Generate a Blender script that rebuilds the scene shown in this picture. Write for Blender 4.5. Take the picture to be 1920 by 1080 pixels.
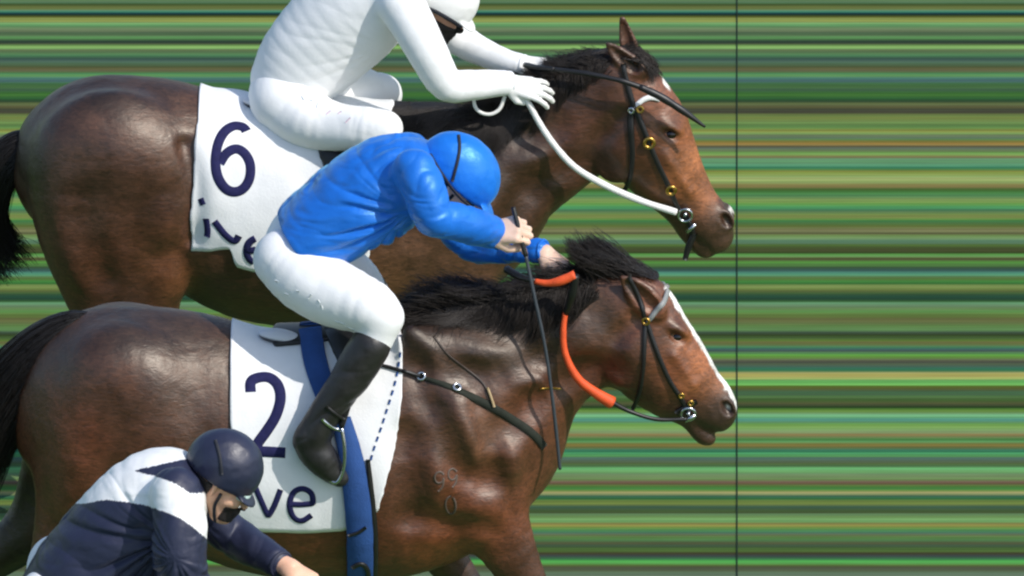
import bpy, math, random
import numpy as np
from mathutils import Vector
from mathutils.bvhtree import BVHTree

for o in list(bpy.data.objects):
    bpy.data.objects.remove(o)

# ------------------------------------------------------------------ camera, light
PITCH = math.radians(20.0)      # the camera stands high in the stand, level with the finish line
DIST = 50.0
FPX = 560.0 * DIST              # focal length in photo pixels
PX0, PY0 = 1382.0, 540.0        # the pixel the lens axis goes through
FWD = np.array([0, math.cos(PITCH), -math.sin(PITCH)])
UPV = np.array([0, math.sin(PITCH), math.cos(PITCH)])
RGT = np.array([1.0, 0, 0])
CAM = np.array([0, 0, 1.66]) - DIST * FWD

S = bpy.context.scene
col = S.collection
cam_d = bpy.data.cameras.new('camera')
cam_d.sensor_width = 36.0
cam_d.lens = 36.0 * FPX / 1920.0
cam_d.shift_x = (960.0 - PX0) / 1920.0
cam_d.clip_start, cam_d.clip_end = 1.0, 2000.0
cam = bpy.data.objects.new('camera', cam_d)
col.objects.link(cam)
cam.location = CAM.tolist()
cam.rotation_euler = (math.pi / 2 - PITCH, 0, 0)
S.camera = cam

SUN_EL, SUN_AZ = math.radians(45), math.radians(54)     # azimuth: to the right of the camera's back
W = bpy.data.worlds.new('World')
S.world = W
W.use_nodes = True
nt = W.node_tree
sky = nt.nodes.new('ShaderNodeTexSky')
sky.sky_type = 'NISHITA'
sky.sun_disc = False
sky.sun_elevation = SUN_EL
sky.sun_rotation = math.pi - SUN_AZ
bg = nt.nodes['Background']
bg.inputs['Strength'].default_value = 0.15
nt.links.new(sky.outputs['Color'], bg.inputs['Color'])
sun_d = bpy.data.lights.new('sun', 'SUN')
sun_d.energy = 3.1
sun_d.angle = math.radians(0.53)
sun_d.color = (1.0, 0.955, 0.89)
sun = bpy.data.objects.new('sun', sun_d)
col.objects.link(sun)
sun.rotation_euler = (math.pi / 2 - SUN_EL, 0, SUN_AZ)
sun.location = (20, -40, 60)
S.view_settings.view_transform = 'Standard'
S.view_settings.look = 'None'
S.view_settings.exposure = 0.17
S.cycles.filter_width = 2.3        # the photograph is soft
S.view_settings.gamma = 1.0
S.view_settings.use_curve_mapping = False

# ------------------------------------------------------------------ measuring helpers
def U(px, py, Y):
    """world point at depth plane Y that the photo shows at (px, py)"""
    d = FWD + (px - PX0) / FPX * RGT - (py - PY0) / FPX * UPV
    return CAM + d * ((Y - CAM[1]) / d[1])

def proj(P):
    P = np.atleast_2d(P) - CAM
    z = P @ FWD
    return np.stack([PX0 + FPX * (P @ RGT) / z, PY0 - FPX * (P @ UPV) / z], -1)

def lin(c):
    """sRGB hex or 0-255 triple to linear"""
    if isinstance(c, str):
        c = [int(c[i:i + 2], 16) for i in (0, 2, 4)]
    c = np.array(c, float) / 255
    return np.where(c <= 0.04045, c / 12.92, ((c + 0.055) / 1.055) ** 2.4)

def dense(pts, n=4):
    """Catmull-Rom through rows of numbers"""
    P = np.array(pts, float)
    if len(P) < 3:
        return P
    Q = np.vstack([2 * P[0] - P[1], P, 2 * P[-1] - P[-2]])
    out = []
    for i in range(1, len(Q) - 2):
        a, b, c, d = Q[i - 1:i + 3]
        for k in range(n):
            t = k / n
            out.append(0.5 * (2 * b + (c - a) * t + (2 * a - 5 * b + 4 * c - d) * t * t + (3 * b - a - 3 * c + d) * t ** 3))
    out.append(P[-1])
    return np.array(out)

def resample(P, step):
    P = np.asarray(P, float)
    L = np.r_[0, np.cumsum(np.linalg.norm(np.diff(P, axis=0), axis=1))]
    n = max(2, int(L[-1] / step) + 1)
    s = np.linspace(0, L[-1], n)
    return np.stack([np.interp(s, L, P[:, i]) for i in range(P.shape[1])], -1)

_tab = np.random.default_rng(7).random((32, 32, 32)).astype(np.float32)
def vnoise(P):
    P = np.asarray(P, np.float32)
    i = np.floor(P).astype(int)
    f = P - i
    f = f * f * (3 - 2 * f)
    r = 0
    for dx in (0, 1):
        for dy in (0, 1):
            for dz in (0, 1):
                w = (f[:, 0] if dx else 1 - f[:, 0]) * (f[:, 1] if dy else 1 - f[:, 1]) * (f[:, 2] if dz else 1 - f[:, 2])
                r = r + w * _tab[(i[:, 0] + dx) % 32, (i[:, 1] + dy) % 32, (i[:, 2] + dz) % 32]
    return r * 2 - 1

# ------------------------------------------------------------------ sculpting field
def smin(a, b, k):
    if k <= 0:
        return np.minimum(a, b)
    h = np.maximum(k - np.abs(a - b), 0) / k
    return np.minimum(a, b) - h * h * (k * 0.25)

class Field:
    def __init__(s, lo, hi, h):
        s.lo = np.array(lo, float)
        s.h = h
        s.n = np.ceil((np.array(hi) - s.lo) / h).astype(int) + 1
        s.g = np.full(s.n, 0.5, np.float32)
        s.ax = [(s.lo[i] + h * np.arange(s.n[i])).astype(np.float32) for i in range(3)]

    def sl(s, lo, hi):
        a = np.clip(np.floor((np.array(lo) - s.lo) / s.h).astype(int), 0, s.n)
        b = np.clip(np.ceil((np.array(hi) - s.lo) / s.h).astype(int) + 1, 0, s.n)
        return tuple(slice(a[i], b[i]) for i in range(3))

    def grid(s, q):
        return s.ax[0][q[0]][:, None, None], s.ax[1][q[1]][None, :, None], s.ax[2][q[2]][None, None, :]

    def put(s, q, d, k, op):
        if 0 in s.g[q].shape:
            return
        if op == 'add':
            s.g[q] = smin(s.g[q], d, k)
        else:
            s.g[q] = -smin(-s.g[q], d, k)

    def tube(s, P, k=0.02, op='add', flat=True, pad=0.05):
        """P rows: x y z r w ; flat = elliptical section, w the half width across Y; else round (r)"""
        P = np.array(P, float)
        m = P[:, 3:5].max(1)[:, None] + pad + k
        lo, hi = (P[:, :3] - m).min(0), (P[:, :3] + m).max(0)
        q = s.sl(lo, hi)
        o = [q[i].start for i in range(3)]
        shp = [q[i].stop - q[i].start for i in range(3)]
        if min(shp) <= 0:
            return
        T = np.full(shp, 0.5, np.float32)
        for a, b in zip(P[:-1], P[1:]):
            mm = max(a[3], a[4], b[3], b[4]) + pad + k
            qq = s.sl(np.minimum(a[:3], b[:3]) - mm, np.maximum(a[:3], b[:3]) + mm)
            qq = tuple(slice(max(qq[i].start, q[i].start), min(qq[i].stop, q[i].stop)) for i in range(3))
            if min(x.stop - x.start for x in qq) <= 0:
                continue
            X, Y, Z = s.grid(qq)
            loc = tuple(slice(max(qq[i].start - o[i], 0), min(qq[i].stop - o[i], shp[i])) for i in range(3))
            if 0 in T[loc].shape:
                continue
            d = b[:3] - a[:3]
            if flat:
                L = d[0] ** 2 + d[2] ** 2 + 1e-12
                t = np.clip(((X - a[0]) * d[0] + (Z - a[2]) * d[2]) / L, 0, 1)
                r = a[3] + (b[3] - a[3]) * t
                w = a[4] + (b[4] - a[4]) * t
                dd = (X - a[0] - d[0] * t) ** 2 + (Z - a[2] - d[2] * t) ** 2
                yy = (Y - a[1] - d[1] * t) ** 2
                k0 = np.sqrt(dd / r ** 2 + yy / w ** 2)
                k1 = np.sqrt(dd / r ** 4 + yy / w ** 4) + 1e-6
                D = k0 * (k0 - 1) / k1
                D = np.where(k0 < 0.05, -np.minimum(r, w), D)
            else:
                L = (d ** 2).sum() + 1e-12
                t = np.clip(((X - a[0]) * d[0] + (Y - a[1]) * d[1] + (Z - a[2]) * d[2]) / L, 0, 1)
                D = np.sqrt((X - a[0] - d[0] * t) ** 2 + (Y - a[1] - d[1] * t) ** 2 + (Z - a[2] - d[2] * t) ** 2) - (a[3] + (b[3] - a[3]) * t)
            T[loc] = np.minimum(T[loc], D.astype(np.float32))
        s.put(q, T, k, op)

    def ell(s, c, r, ang=0.0, k=0.02, op='add', pad=0.05):
        """r = (along, across Y, other); ang turns 'along' in the XZ plane"""
        m = max(r) + pad + k
        q = s.sl(np.array(c) - m, np.array(c) + m)
        X, Y, Z = s.grid(q)
        ca, sa = math.cos(ang), math.sin(ang)
        u = (X - c[0]) * ca + (Z - c[2]) * sa
        v = -(X - c[0]) * sa + (Z - c[2]) * ca
        y = Y - c[1]
        k0 = np.sqrt((u / r[0]) ** 2 + (y / r[1]) ** 2 + (v / r[2]) ** 2)
        k1 = np.sqrt((u / r[0] ** 2) ** 2 + (y / r[1] ** 2) ** 2 + (v / r[2] ** 2) ** 2) + 1e-6
        D = np.where(k0 < 0.05, -min(r), k0 * (k0 - 1) / k1)
        s.put(q, D.astype(np.float32), k, op)

    def cut(s, c, n, k=0.004):
        """keep the side the normal points away from"""
        X, Y, Z = s.grid((slice(None),) * 3)
        d = (X - c[0]) * n[0] + (Y - c[1]) * n[1] + (Z - c[2]) * n[2]
        s.g = -smin(-s.g, -d.astype(np.float32), k)

    def sample(s, P):
        f = (np.asarray(P) - s.lo) / s.h
        f = np.clip(f, 0, s.n - 1.001)
        i = f.astype(int)
        f = f - i
        r = 0
        for dx in (0, 1):
            for dy in (0, 1):
                for dz in (0, 1):
                    w = (f[:, 0] if dx else 1 - f[:, 0]) * (f[:, 1] if dy else 1 - f[:, 1]) * (f[:, 2] if dz else 1 - f[:, 2])
                    r = r + w * s.g[i[:, 0] + dx, i[:, 1] + dy, i[:, 2] + dz]
        return r

    def grad(s, P):
        e = s.h
        G = np.stack([s.sample(P + np.eye(3)[i] * e) - s.sample(P - np.eye(3)[i] * e) for i in range(3)], -1)
        return G / (np.linalg.norm(G, axis=1)[:, None] + 1e-9)

    def push_out(s, P, gap):
        for _ in range(3):
            d = s.sample(P)
            m = d < gap
            if m.any():
                P[m] += s.grad(P[m]) * (gap - d[m])[:, None]
        return P

    def ysurf(s, x, z, y0=-0.6):
        """nearest (camera-side) surface depth at x, z, from the mid plane outward"""
        i = int(np.clip(round((x - s.lo[0]) / s.h), 0, s.n[0] - 1))
        j = int(np.clip(round((z - s.lo[2]) / s.h), 0, s.n[2] - 1))
        c = s.g[i, :, j] < 0
        if not c.any():
            return None
        return s.ax[1][np.argmax(c)]

    def mesh(s, relax=1):
        g = s.g
        ins = g < 0
        c = np.zeros(np.array(g.shape) - 1, np.uint8)
        for dx in (0, 1):
            for dy in (0, 1):
                for dz in (0, 1):
                    c += ins[dx:g.shape[0] - 1 + dx, dy:g.shape[1] - 1 + dy, dz:g.shape[2] - 1 + dz]
        act = (c > 0) & (c < 8)
        I = np.argwhere(act)
        idx = np.full(act.shape, -1, np.int32)
        idx[act] = np.arange(len(I))
        cor = [(a, b, d) for a in (0, 1) for b in (0, 1) for d in (0, 1)]
        V = np.stack([g[I[:, 0] + a, I[:, 1] + b, I[:, 2] + d] for a, b, d in cor], -1)
        acc = np.zeros((len(I), 3))
        cnt = np.zeros(len(I))
        for i in range(8):
            for j in range(i + 1, 8):
                df = np.array(cor[j]) - np.array(cor[i])
                if np.abs(df).sum() != 1:
                    continue
                m = (V[:, i] < 0) != (V[:, j] < 0)
                t = V[m, i] / (V[m, i] - V[m, j])
                acc[m] += np.array(cor[i]) + t[:, None] * df
                cnt[m] += 1
        P = s.lo + s.h * (I + acc / cnt[:, None])
        quads = []
        for ax in range(3):
            a = np.take(ins, range(g.shape[ax] - 1), ax)
            b = np.take(ins, range(1, g.shape[ax]), ax)
            E = np.argwhere(a != b)
            o1, o2 = (ax + 1) % 3, (ax + 2) % 3
            ok = (E[:, o1] > 0) & (E[:, o2] > 0) & (E[:, o1] < g.shape[o1] - 1) & (E[:, o2] < g.shape[o2] - 1)
            E = E[ok]
            sg = ins[E[:, 0], E[:, 1], E[:, 2]]
            q = []
            for d1, d2 in ((0, 0), (1, 0), (1, 1), (0, 1)):
                F = E.copy()
                F[:, o1] -= d1
                F[:, o2] -= d2
                q.append(idx[F[:, 0], F[:, 1], F[:, 2]])
            q = np.stack(q, -1)
            q[~sg] = q[~sg][:, ::-1]
            quads.append(q)
        Q = np.vstack(quads)
        Q = Q[(Q >= 0).all(1)]
        for _ in range(relax):
            A = np.zeros_like(P)
            n = np.zeros(len(P))
            for a, b in ((0, 1), (1, 2), (2, 3), (3, 0)):
                np.add.at(A, Q[:, a], P[Q[:, b]])
                np.add.at(n, Q[:, a], 1)
            m = n > 0
            P[m] = 0.5 * P[m] + 0.5 * A[m] / n[m][:, None]
        return P, Q

# ------------------------------------------------------------------ meshes, things, materials
def mesh_obj(name, V, F, mat, parent=None, colours=None, smooth=True):
    me = bpy.data.meshes.new(name)
    V = np.asarray(V, np.float32)
    if isinstance(F, np.ndarray):
        k = F.shape[1]
        me.vertices.add(len(V))
        me.vertices.foreach_set('co', V.ravel())
        me.loops.add(F.size)
        me.loops.foreach_set('vertex_index', F.astype(np.int32).ravel())
        me.polygons.add(len(F))
        me.polygons.foreach_set('loop_start', np.arange(0, F.size, k, dtype=np.int32))
        me.update(calc_edges=True)
    else:
        me.from_pydata(V.tolist(), [], F)
    me.validate()
    if smooth:
        me.polygons.foreach_set('use_smooth', np.ones(len(me.polygons), bool))
    if colours is not None:
        at = me.color_attributes.new('tint', 'FLOAT_COLOR', 'POINT')
        C = np.ones((len(V), 4), np.float32)
        C[:, :3] = colours
        at.data.foreach_set('color', C.ravel())
    me.materials.append(mat)
    o = bpy.data.objects.new(name, me)
    col.objects.link(o)
    if parent:
        o.parent = parent
        o.matrix_parent_inverse = parent.matrix_world.inverted()
    return o

def thing(name, loc, label, cat, group=None):
    o = bpy.data.objects.new(name, None)
    o.empty_display_size = 0.2
    col.objects.link(o)
    o.location = [float(v) for v in loc]
    bpy.context.view_layer.update()
    o['label'], o['category'] = label, cat
    if group:
        o['group'] = group
    return o

def tag(o, label, cat, group=None):
    o['label'], o['category'] = label, cat
    if group:
        o['group'] = group
    return o

def displace(V, F, amt):
    """move V along its normals by amt"""
    A, B, Cc, Dd = (V[F[:, i]] for i in range(4))
    N = np.cross(Cc - A, Dd - B)
    VN = np.zeros_like(V)
    for i in range(4):
        np.add.at(VN, F[:, i], N)
    VN /= np.linalg.norm(VN, axis=1)[:, None] + 1e-12
    return V + VN * amt[:, None]

def strands(curves, r0, tip=0.25):
    """three-sided tapering tubes; curves N x M x 3"""
    C = np.asarray(curves)
    N, M, _ = C.shape
    T = np.gradient(C, axis=1)
    T /= np.linalg.norm(T, axis=2)[..., None] + 1e-9
    A = np.cross(T, np.array([0.13, 1, 0.21]))
    A /= np.linalg.norm(A, axis=2)[..., None] + 1e-9
    B = np.cross(T, A)
    rad = np.asarray(r0)[:, None] * np.linspace(1, tip, M)[None]
    V = np.stack([C + rad[..., None] * (math.cos(a) * A + math.sin(a) * B) for a in (0, 2.094, 4.189)], 2)
    base = (np.arange(N) * M * 3)[:, None, None] + (np.arange(M - 1) * 3)[None, :, None]
    k = np.arange(3)[None, None]
    k2 = (k + 1) % 3
    F = np.stack([base + k, base + k2, base + 3 + k2, base + 3 + k], -1).reshape(-1, 4)
    return V.reshape(-1, 3), F

def tube_mesh(P, r, sides=10):
    """round tube along P with radius r (scalar or per point), capped"""
    P = np.asarray(P, float)
    r = np.broadcast_to(r, len(P))
    T = np.gradient(P, axis=0)
    T /= np.linalg.norm(T, axis=1)[:, None] + 1e-9
    ref = np.array([0.0, 1, 0.01]) if abs(T[:, 1]).mean() < 0.85 else np.array([1.0, 0, 0.01])
    A = np.cross(T, ref)
    A /= np.linalg.norm(A, axis=1)[:, None] + 1e-9
    B = np.cross(T, A)
    V = [P[i] + r[i] * (math.cos(2 * math.pi * j / sides) * A[i] + math.sin(2 * math.pi * j / sides) * B[i]) for i in range(len(P)) for j in range(sides)]
    F = [(i * sides + j, i * sides + (j + 1) % sides, (i + 1) * sides + (j + 1) % sides, (i + 1) * sides + j) for i in range(len(P) - 1) for j in range(sides)]
    F += [tuple(range(sides))[::-1], tuple(range((len(P) - 1) * sides, len(P) * sides))]
    return V, F

def merge(parts):
    V, F = [], []
    for v, f in parts:
        n = len(V)
        V += [tuple(p) for p in v]
        F += [tuple(int(i) + n for i in q) for q in f]
    return V, F

def ring_mesh(c, R, r, normal, n=20, m=8):
    nrm = np.array(normal, float)
    nrm /= np.linalg.norm(nrm)
    a = np.cross(nrm, [0.3, 0.2, 1.0])
    a /= np.linalg.norm(a)
    b = np.cross(nrm, a)
    V, F = [], []
    for i in range(n):
        t = 2 * math.pi * i / n
        e = math.cos(t) * a + math.sin(t) * b
        for j in range(m):
            s = 2 * math.pi * j / m
            V.append(np.array(c) + e * (R + r * math.cos(s)) + nrm * r * math.sin(s))
            F.append((i * m + j, i * m + (j + 1) % m, ((i + 1) % n) * m + (j + 1) % m, ((i + 1) % n) * m + j))
    return V, F

def ball(c, r, n=12, m=16):
    r = np.broadcast_to(r, 3)
    V = [np.array(c) + r * np.array([math.sin(math.pi * i / n) * math.cos(2 * math.pi * j / m), math.sin(math.pi * i / n) * math.sin(2 * math.pi * j / m), math.cos(math.pi * i / n)]) for i in range(n + 1) for j in range(m)]
    F = [(i * m + j, (i + 1) * m + j, (i + 1) * m + (j + 1) % m, i * m + (j + 1) % m) for i in range(n) for j in range(m)]
    return V, F

def mat(name, base=(0.5, 0.5, 0.5), rough=0.5, spec=0.5, metal=0.0, tint=False, var=0.0, var_scale=8.0,
        bump=0.0, bump_scale=60.0, sheen=0.0, coat=0.0, rough_var=0.0, stretch=(1, 1, 1), sss=0.0, spec_tint=None, turn=0.0, crease=None, sheen_tint=None, grain=0.0):
    m = bpy.data.materials.new(name)
    m.use_nodes = True
    t = m.node_tree
    b = t.nodes['Principled BSDF']
    b.inputs['Roughness'].default_value = rough
    b.inputs['Specular IOR Level'].default_value = spec
    b.inputs['Metallic'].default_value = metal
    if spec_tint:
        b.inputs['Specular Tint'].default_value = (*spec_tint, 1)
    if sheen:
        b.inputs['Sheen Weight'].default_value = sheen
        b.inputs['Sheen Roughness'].default_value = 0.35
        if sheen_tint:
            b.inputs['Sheen Tint'].default_value = (*sheen_tint, 1)
    if coat:
        b.inputs['Coat Weight'].default_value = coat
        b.inputs['Coat Roughness'].default_value = 0.2
    if sss:
        b.inputs['Subsurface Weight'].default_value = sss
        b.inputs['Subsurface Radius'].default_value = (0.012, 0.005, 0.003)
        b.inputs['Subsurface Scale'].default_value = 0.4
    tc = t.nodes.new('ShaderNodeTexCoord')
    mp = t.nodes.new('ShaderNodeMapping')
    mp.inputs['Scale'].default_value = stretch
    t.links.new(tc.outputs['Object'], mp.inputs['Vector'])
    src = None
    if tint:
        a = t.nodes.new('ShaderNodeAttribute')
        a.attribute_name = 'tint'
        src = a.outputs['Color']
    if var:
        nz = t.nodes.new('ShaderNodeTexNoise')
        nz.inputs['Scale'].default_value = var_scale
        nz.inputs['Detail'].default_value = 5
        t.links.new(mp.outputs['Vector'], nz.inputs['Vector'])
        mr = t.nodes.new('ShaderNodeMapRange')
        mr.inputs['From Min'].default_value, mr.inputs['From Max'].default_value = 0.25, 0.75
        mr.inputs['To Min'].default_value, mr.inputs['To Max'].default_value = 1 - var, 1 + var
        t.links.new(nz.outputs['Fac'], mr.inputs['Value'])
        mx = t.nodes.new('ShaderNodeVectorMath')
        mx.operation = 'SCALE'
        if src:
            t.links.new(src, mx.inputs[0])
        else:
            mx.inputs[0].default_value = tuple(base)
        t.links.new(mr.outputs['Result'], mx.inputs['Scale'])
        src = mx.outputs['Vector']
        if rough_var:
            m2 = t.nodes.new('ShaderNodeMapRange')
            m2.inputs['To Min'].default_value, m2.inputs['To Max'].default_value = rough - rough_var, rough + rough_var
            t.links.new(nz.outputs['Fac'], m2.inputs['Value'])
            t.links.new(m2.outputs['Result'], b.inputs['Roughness'])
    if grain:       # short hair: fine flecks drawn out along the lie of the coat
        m4 = t.nodes.new('ShaderNodeMapping')
        m4.inputs['Rotation'].default_value = (0, 0.35, 0)
        m4.inputs['Scale'].default_value = (38, 90, 110)
        t.links.new(tc.outputs['Object'], m4.inputs['Vector'])
        n4 = t.nodes.new('ShaderNodeTexNoise')
        n4.inputs['Scale'].default_value = 1.0
        n4.inputs['Detail'].default_value = 3
        n4.inputs['Distortion'].default_value = 0.8
        t.links.new(m4.outputs['Vector'], n4.inputs['Vector'])
        r4 = t.nodes.new('ShaderNodeMapRange')
        r4.inputs['From Min'].default_value, r4.inputs['From Max'].default_value = 0.28, 0.72
        r4.inputs['To Min'].default_value, r4.inputs['To Max'].default_value = 1 - grain, 1 + grain
        t.links.new(n4.outputs['Fac'], r4.inputs['Value'])
        x4 = t.nodes.new('ShaderNodeVectorMath')
        x4.operation = 'SCALE'
        t.links.new(src, x4.inputs[0])
        t.links.new(r4.outputs['Result'], x4.inputs['Scale'])
        src = x4.outputs['Vector']
    if src:
        t.links.new(src, b.inputs['Base Color'])
    else:
        b.inputs['Base Color'].default_value = (*base, 1)
    if bump:
        n2 = t.nodes.new('ShaderNodeTexNoise')
        n2.inputs['Scale'].default_value = bump_scale
        n2.inputs['Detail'].default_value = 4
        t.links.new(mp.outputs['Vector'], n2.inputs['Vector'])
        bp = t.nodes.new('ShaderNodeBump')
        bp.inputs['Strength'].default_value = 1.0
        bp.inputs['Distance'].default_value = bump
        t.links.new(n2.outputs['Fac'], bp.inputs['Height'])
        if grain:
            b4 = t.nodes.new('ShaderNodeBump')
            b4.inputs['Strength'].default_value = 1.0
            b4.inputs['Distance'].default_value = 0.0013
            t.links.new(n4.outputs['Fac'], b4.inputs['Height'])
            t.links.new(b4.outputs['Normal'], bp.inputs['Normal'])
        if crease:      # sharp cloth creases running along the turned axis
            m3 = t.nodes.new('ShaderNodeMapping')
            m3.inputs['Rotation'].default_value = (0, turn, 0)
            m3.inputs['Scale'].default_value = crease[:3]
            t.links.new(tc.outputs['Object'], m3.inputs['Vector'])
            n3 = t.nodes.new('ShaderNodeTexNoise')
            n3.noise_type = 'RIDGED_MULTIFRACTAL'
            n3.inputs['Scale'].default_value = 1.0
            n3.inputs['Detail'].default_value = 3
            n3.inputs['Distortion'].default_value = 0.6
            t.links.new(m3.outputs['Vector'], n3.inputs['Vector'])
            b3 = t.nodes.new('ShaderNodeBump')
            b3.invert = True
            b3.inputs['Strength'].default_value = 1.0
            b3.inputs['Distance'].default_value = crease[3]
            t.links.new(n3.outputs['Fac'], b3.inputs['Height'])
            t.links.new(b3.outputs['Normal'], bp.inputs['Normal'])
        t.links.new(bp.outputs['Normal'], b.inputs['Normal'])
    return m
# ------------------------------------------------------------------ the ground: turf streaked along the running direction
STREAKS = """0 5d7a50 5 4f6f4b 8 42552a 13 5f6c3a 17 63703f 21 4a8365 25 24453d 28 33442a 31 4c5724 35 828b4c 40 84904c 44 74a065 48 5e9057 53 617f54 57 667a58 61 4d6845 66 527048 71 588850 76 3b5535 79 324a31 82 4a5a3a 86 6c9450 89 80aa62 94 5d7549 100 567a4e 105 457049 110 3a5444 115 486351 119 4b6849 124 48593a 129 5c5f3a 134 596547
135 4f663b 138 4d8655 142 5e8c55 147 457062 152 456a60 157 3f6540 163 43693b 169 3a5c3c 174 38652e 179 3d6c2d 184 2f5a2c 190 30492a 193 4a5a34 196 60693f 201 4f5230 206 454a33 211 45462e 215 5f6d3b 221 70803f 228 6c8347 233 5f7f42 239 648a48 243 76833f 247 86934b 250 7c9a55 254 66754f 258 667b5a 262 638048 265 7a7838 269 8f7a40
271 8a7842 275 55573a 278 616f58 283 6c8150 286 6a9450 290 729250 294 7a7a4d 298 638c62 304 5a8b5d 310 5a8f6c 314 43805a 318 507a44 321 7c8540 326 84994b 331 8ba35f 337 9ba563 341 8b9f5c 346 7b7b45 350 7a7545 354 4e6430 358 466b30 363 4e8246 368 588651 373 6f8c4c 378 76964f 383 5f9248 388 4e9055 393 4b7c53 397 55764a 402 6d8a45 405 718245
408 728645 411 64883f 414 437a3f 418 4f6f3c 424 5b6f34 429 6a7045 433 747a50 438 565a38 442 6d8e50 446 779861 451 5a7b5c 455 587a5c 459 4d6a34 464 43552b 470 424d26 474 374a1e 478 5a8f47 481 5e8a4b 484 4c5a2c 487 505a34 491 52883a 497 51793f 502 39573a 507 36584c 511 4a7f68 515 53906c 519 577b4c 523 4f7038 528 47803c 532 3c6a30 535 6a7f42 539 73884a
541 6c8040 545 5d6a36 550 3c5831 556 284c34 561 2a4c32 565 355a30 568 5d8a60 573 5f7f5c 578 648250 584 5c8a4a 589 5e7c3c 594 5b6e36 600 5f643a 605 60703f 611 5a7a44 618 5c824c 623 3d5038 629 34491f 634 476331 638 55702f 642 61683a 646 5c6a3c 650 4c7c52 654 3f6a57 658 42574a 662 52804f 666 58923f 670 5f8a3c 674 5f6c48
678 4a5440 682 4d5a42 687 45604c 692 3f6e4f 696 51784c 699 97985a 704 a8a75c 709 a0ac60 713 6b9d56 718 68a855 721 70ad58 724 56702c 729 55602f 734 456540 740 456640 745 4b6c3a 750 3c5428 756 4c5530 760 3d4827 764 2d4c20 769 5a7e38 773 62874a 777 74a676 782 64a574 787 56907a 791 5d9068 795 6b9a52 801 78a055 807 7e9d62
811 7d8f5c 815 877a4c 819 6c7e4c 824 4f7c3f 828 5a8a50 833 727238 836 74703a 840 58703e 844 3e7355 847 3a7850 850 4c9560 855 4f8a50 859 4c6c5a 864 516850 869 516a3e 874 4c7445 879 66a062 884 6aa066 889 6c8a5c 895 70875a 899 6c8850 903 6a6048 907 5f5a3a 912 4f7534 917 4c8040 920 6d8a42 923 939a62 926 8a9560 930 45684a 935 3f6c3c 939 5e7a3a 943 657a3c
946 627a40 950 3f5a42 956 445c36 961 42562e 965 63875a 969 64844c 974 70985c 978 6c9858 981 7a8048 985 8a8a48 990 678a42 995 4f8050 999 53785a 1003 5c6a48 1008 54773f 1013 4f7a48 1018 525a3a 1023 40573a 1029 44602e 1034 4a6230 1038 3c4026 1043 3a4e40 1048 3a7042 1052 4c9a4a 1056 5aa352 1060 566f38 1065 4f5a40 1070 525f44 1075 62735c 1079 66785f""".split()
sp = np.array([float(v) for v in STREAKS[::2]])
sc_ = np.array([lin(v) for v in STREAKS[1::2]]) * np.array([1.08, 1.03, 1.0])
rows = np.arange(-2, 1084, 1.0)
def ground_y(py):
    d = FWD - (py - PY0) / FPX * UPV
    return CAM[1] + d[1] * (-CAM[2] / d[2])
Yr = np.array([ground_y(v) for v in rows])
Cr = np.stack([np.interp(rows, sp, sc_[:, i]) for i in range(3)], -1)
sm = np.stack([np.convolve(np.pad(Cr[:, i], 12, 'edge'), np.ones(25) / 25, 'valid') for i in range(3)], -1)
Cr = np.clip(sm + (Cr - sm) * 1.25, 0.004, 1)
rg0 = np.random.default_rng(2)
fine = rg0.normal(0, 1, len(rows))
fine = 0.6 * fine + 0.4 * np.roll(fine, 1)
Cr = Cr * (1 + 0.11 * fine)[:, None] * (1 + 0.05 * rg0.normal(0, 1, (len(rows), 3))) * np.array([0.79, 0.80, 0.75])
Cr = np.clip(Cr, 0.003, 1)
# beyond the frame the same kind of streaks go on, before and behind
stepy = abs(Yr[0] - Yr[1])
more_far = [(Yr[0] + stepy * (i + 1) * 1.0, Cr[(i * 1) % len(Cr)]) for i in range(900)]
more_near = [(Yr[-1] - stepy * (i + 1) * 1.0, Cr[-1 - (i % len(Cr))]) for i in range(900)]
allr = more_far[::-1] + list(zip(Yr, Cr)) + more_near
ys = np.array([a for a, _ in allr])
cs = np.array([b for _, b in allr])
ys[0], ys[-1] = 400, -200
xs = [-200.0, -2.6, 1.2, 200.0]
V = np.array([(x, y, 0.0) for y in ys for x in xs])
Fg = np.array([(i * 4 + j, (i + 1) * 4 + j, (i + 1) * 4 + j + 1, i * 4 + j + 1) for i in range(len(ys) - 1) for j in range(3)])
m_turf = mat('turf', tint=True, rough=0.9, spec=0.1, var=0.14, var_scale=1.0, stretch=(2.2, 40, 1))
turf = mesh_obj('turf', V, Fg, m_turf, colours=np.repeat(cs, 4, 0), smooth=False)
turf['kind'] = 'structure'
m_line = mat('line_paint', lin('16241a'), rough=0.8, spec=0.2)
fl = mesh_obj('finish_line', [(-0.0020, -40, 0.004), (0.0020, -40, 0.004), (0.0020, 60, 0.004), (-0.0020, 60, 0.004)], [(0, 1, 2, 3)], m_line, smooth=False)
fl['kind'] = 'structure'
# ------------------------------------------------------------------ horses
SP = math.sin(PITCH)
m_eye = mat('eye', (0.008, 0.005, 0.004), rough=0.08, spec=0.6)
m_hair = mat('horse_hair', lin('2a2420'), rough=0.5, spec=0.35, var=0.35, var_scale=9)
m_tail = mat('tail_hair', lin('1a1614'), rough=0.45, spec=0.4, var=0.35, var_scale=9)
m_coat = mat('coat', tint=True, rough=0.47, spec=0.8, var=0.34, var_scale=12, bump=0.0018, bump_scale=34, rough_var=0.18, grain=0.42, spec_tint=(1, .93, .84))
m_hoof = mat('hoof', lin('3a332c'), rough=0.6)

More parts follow.
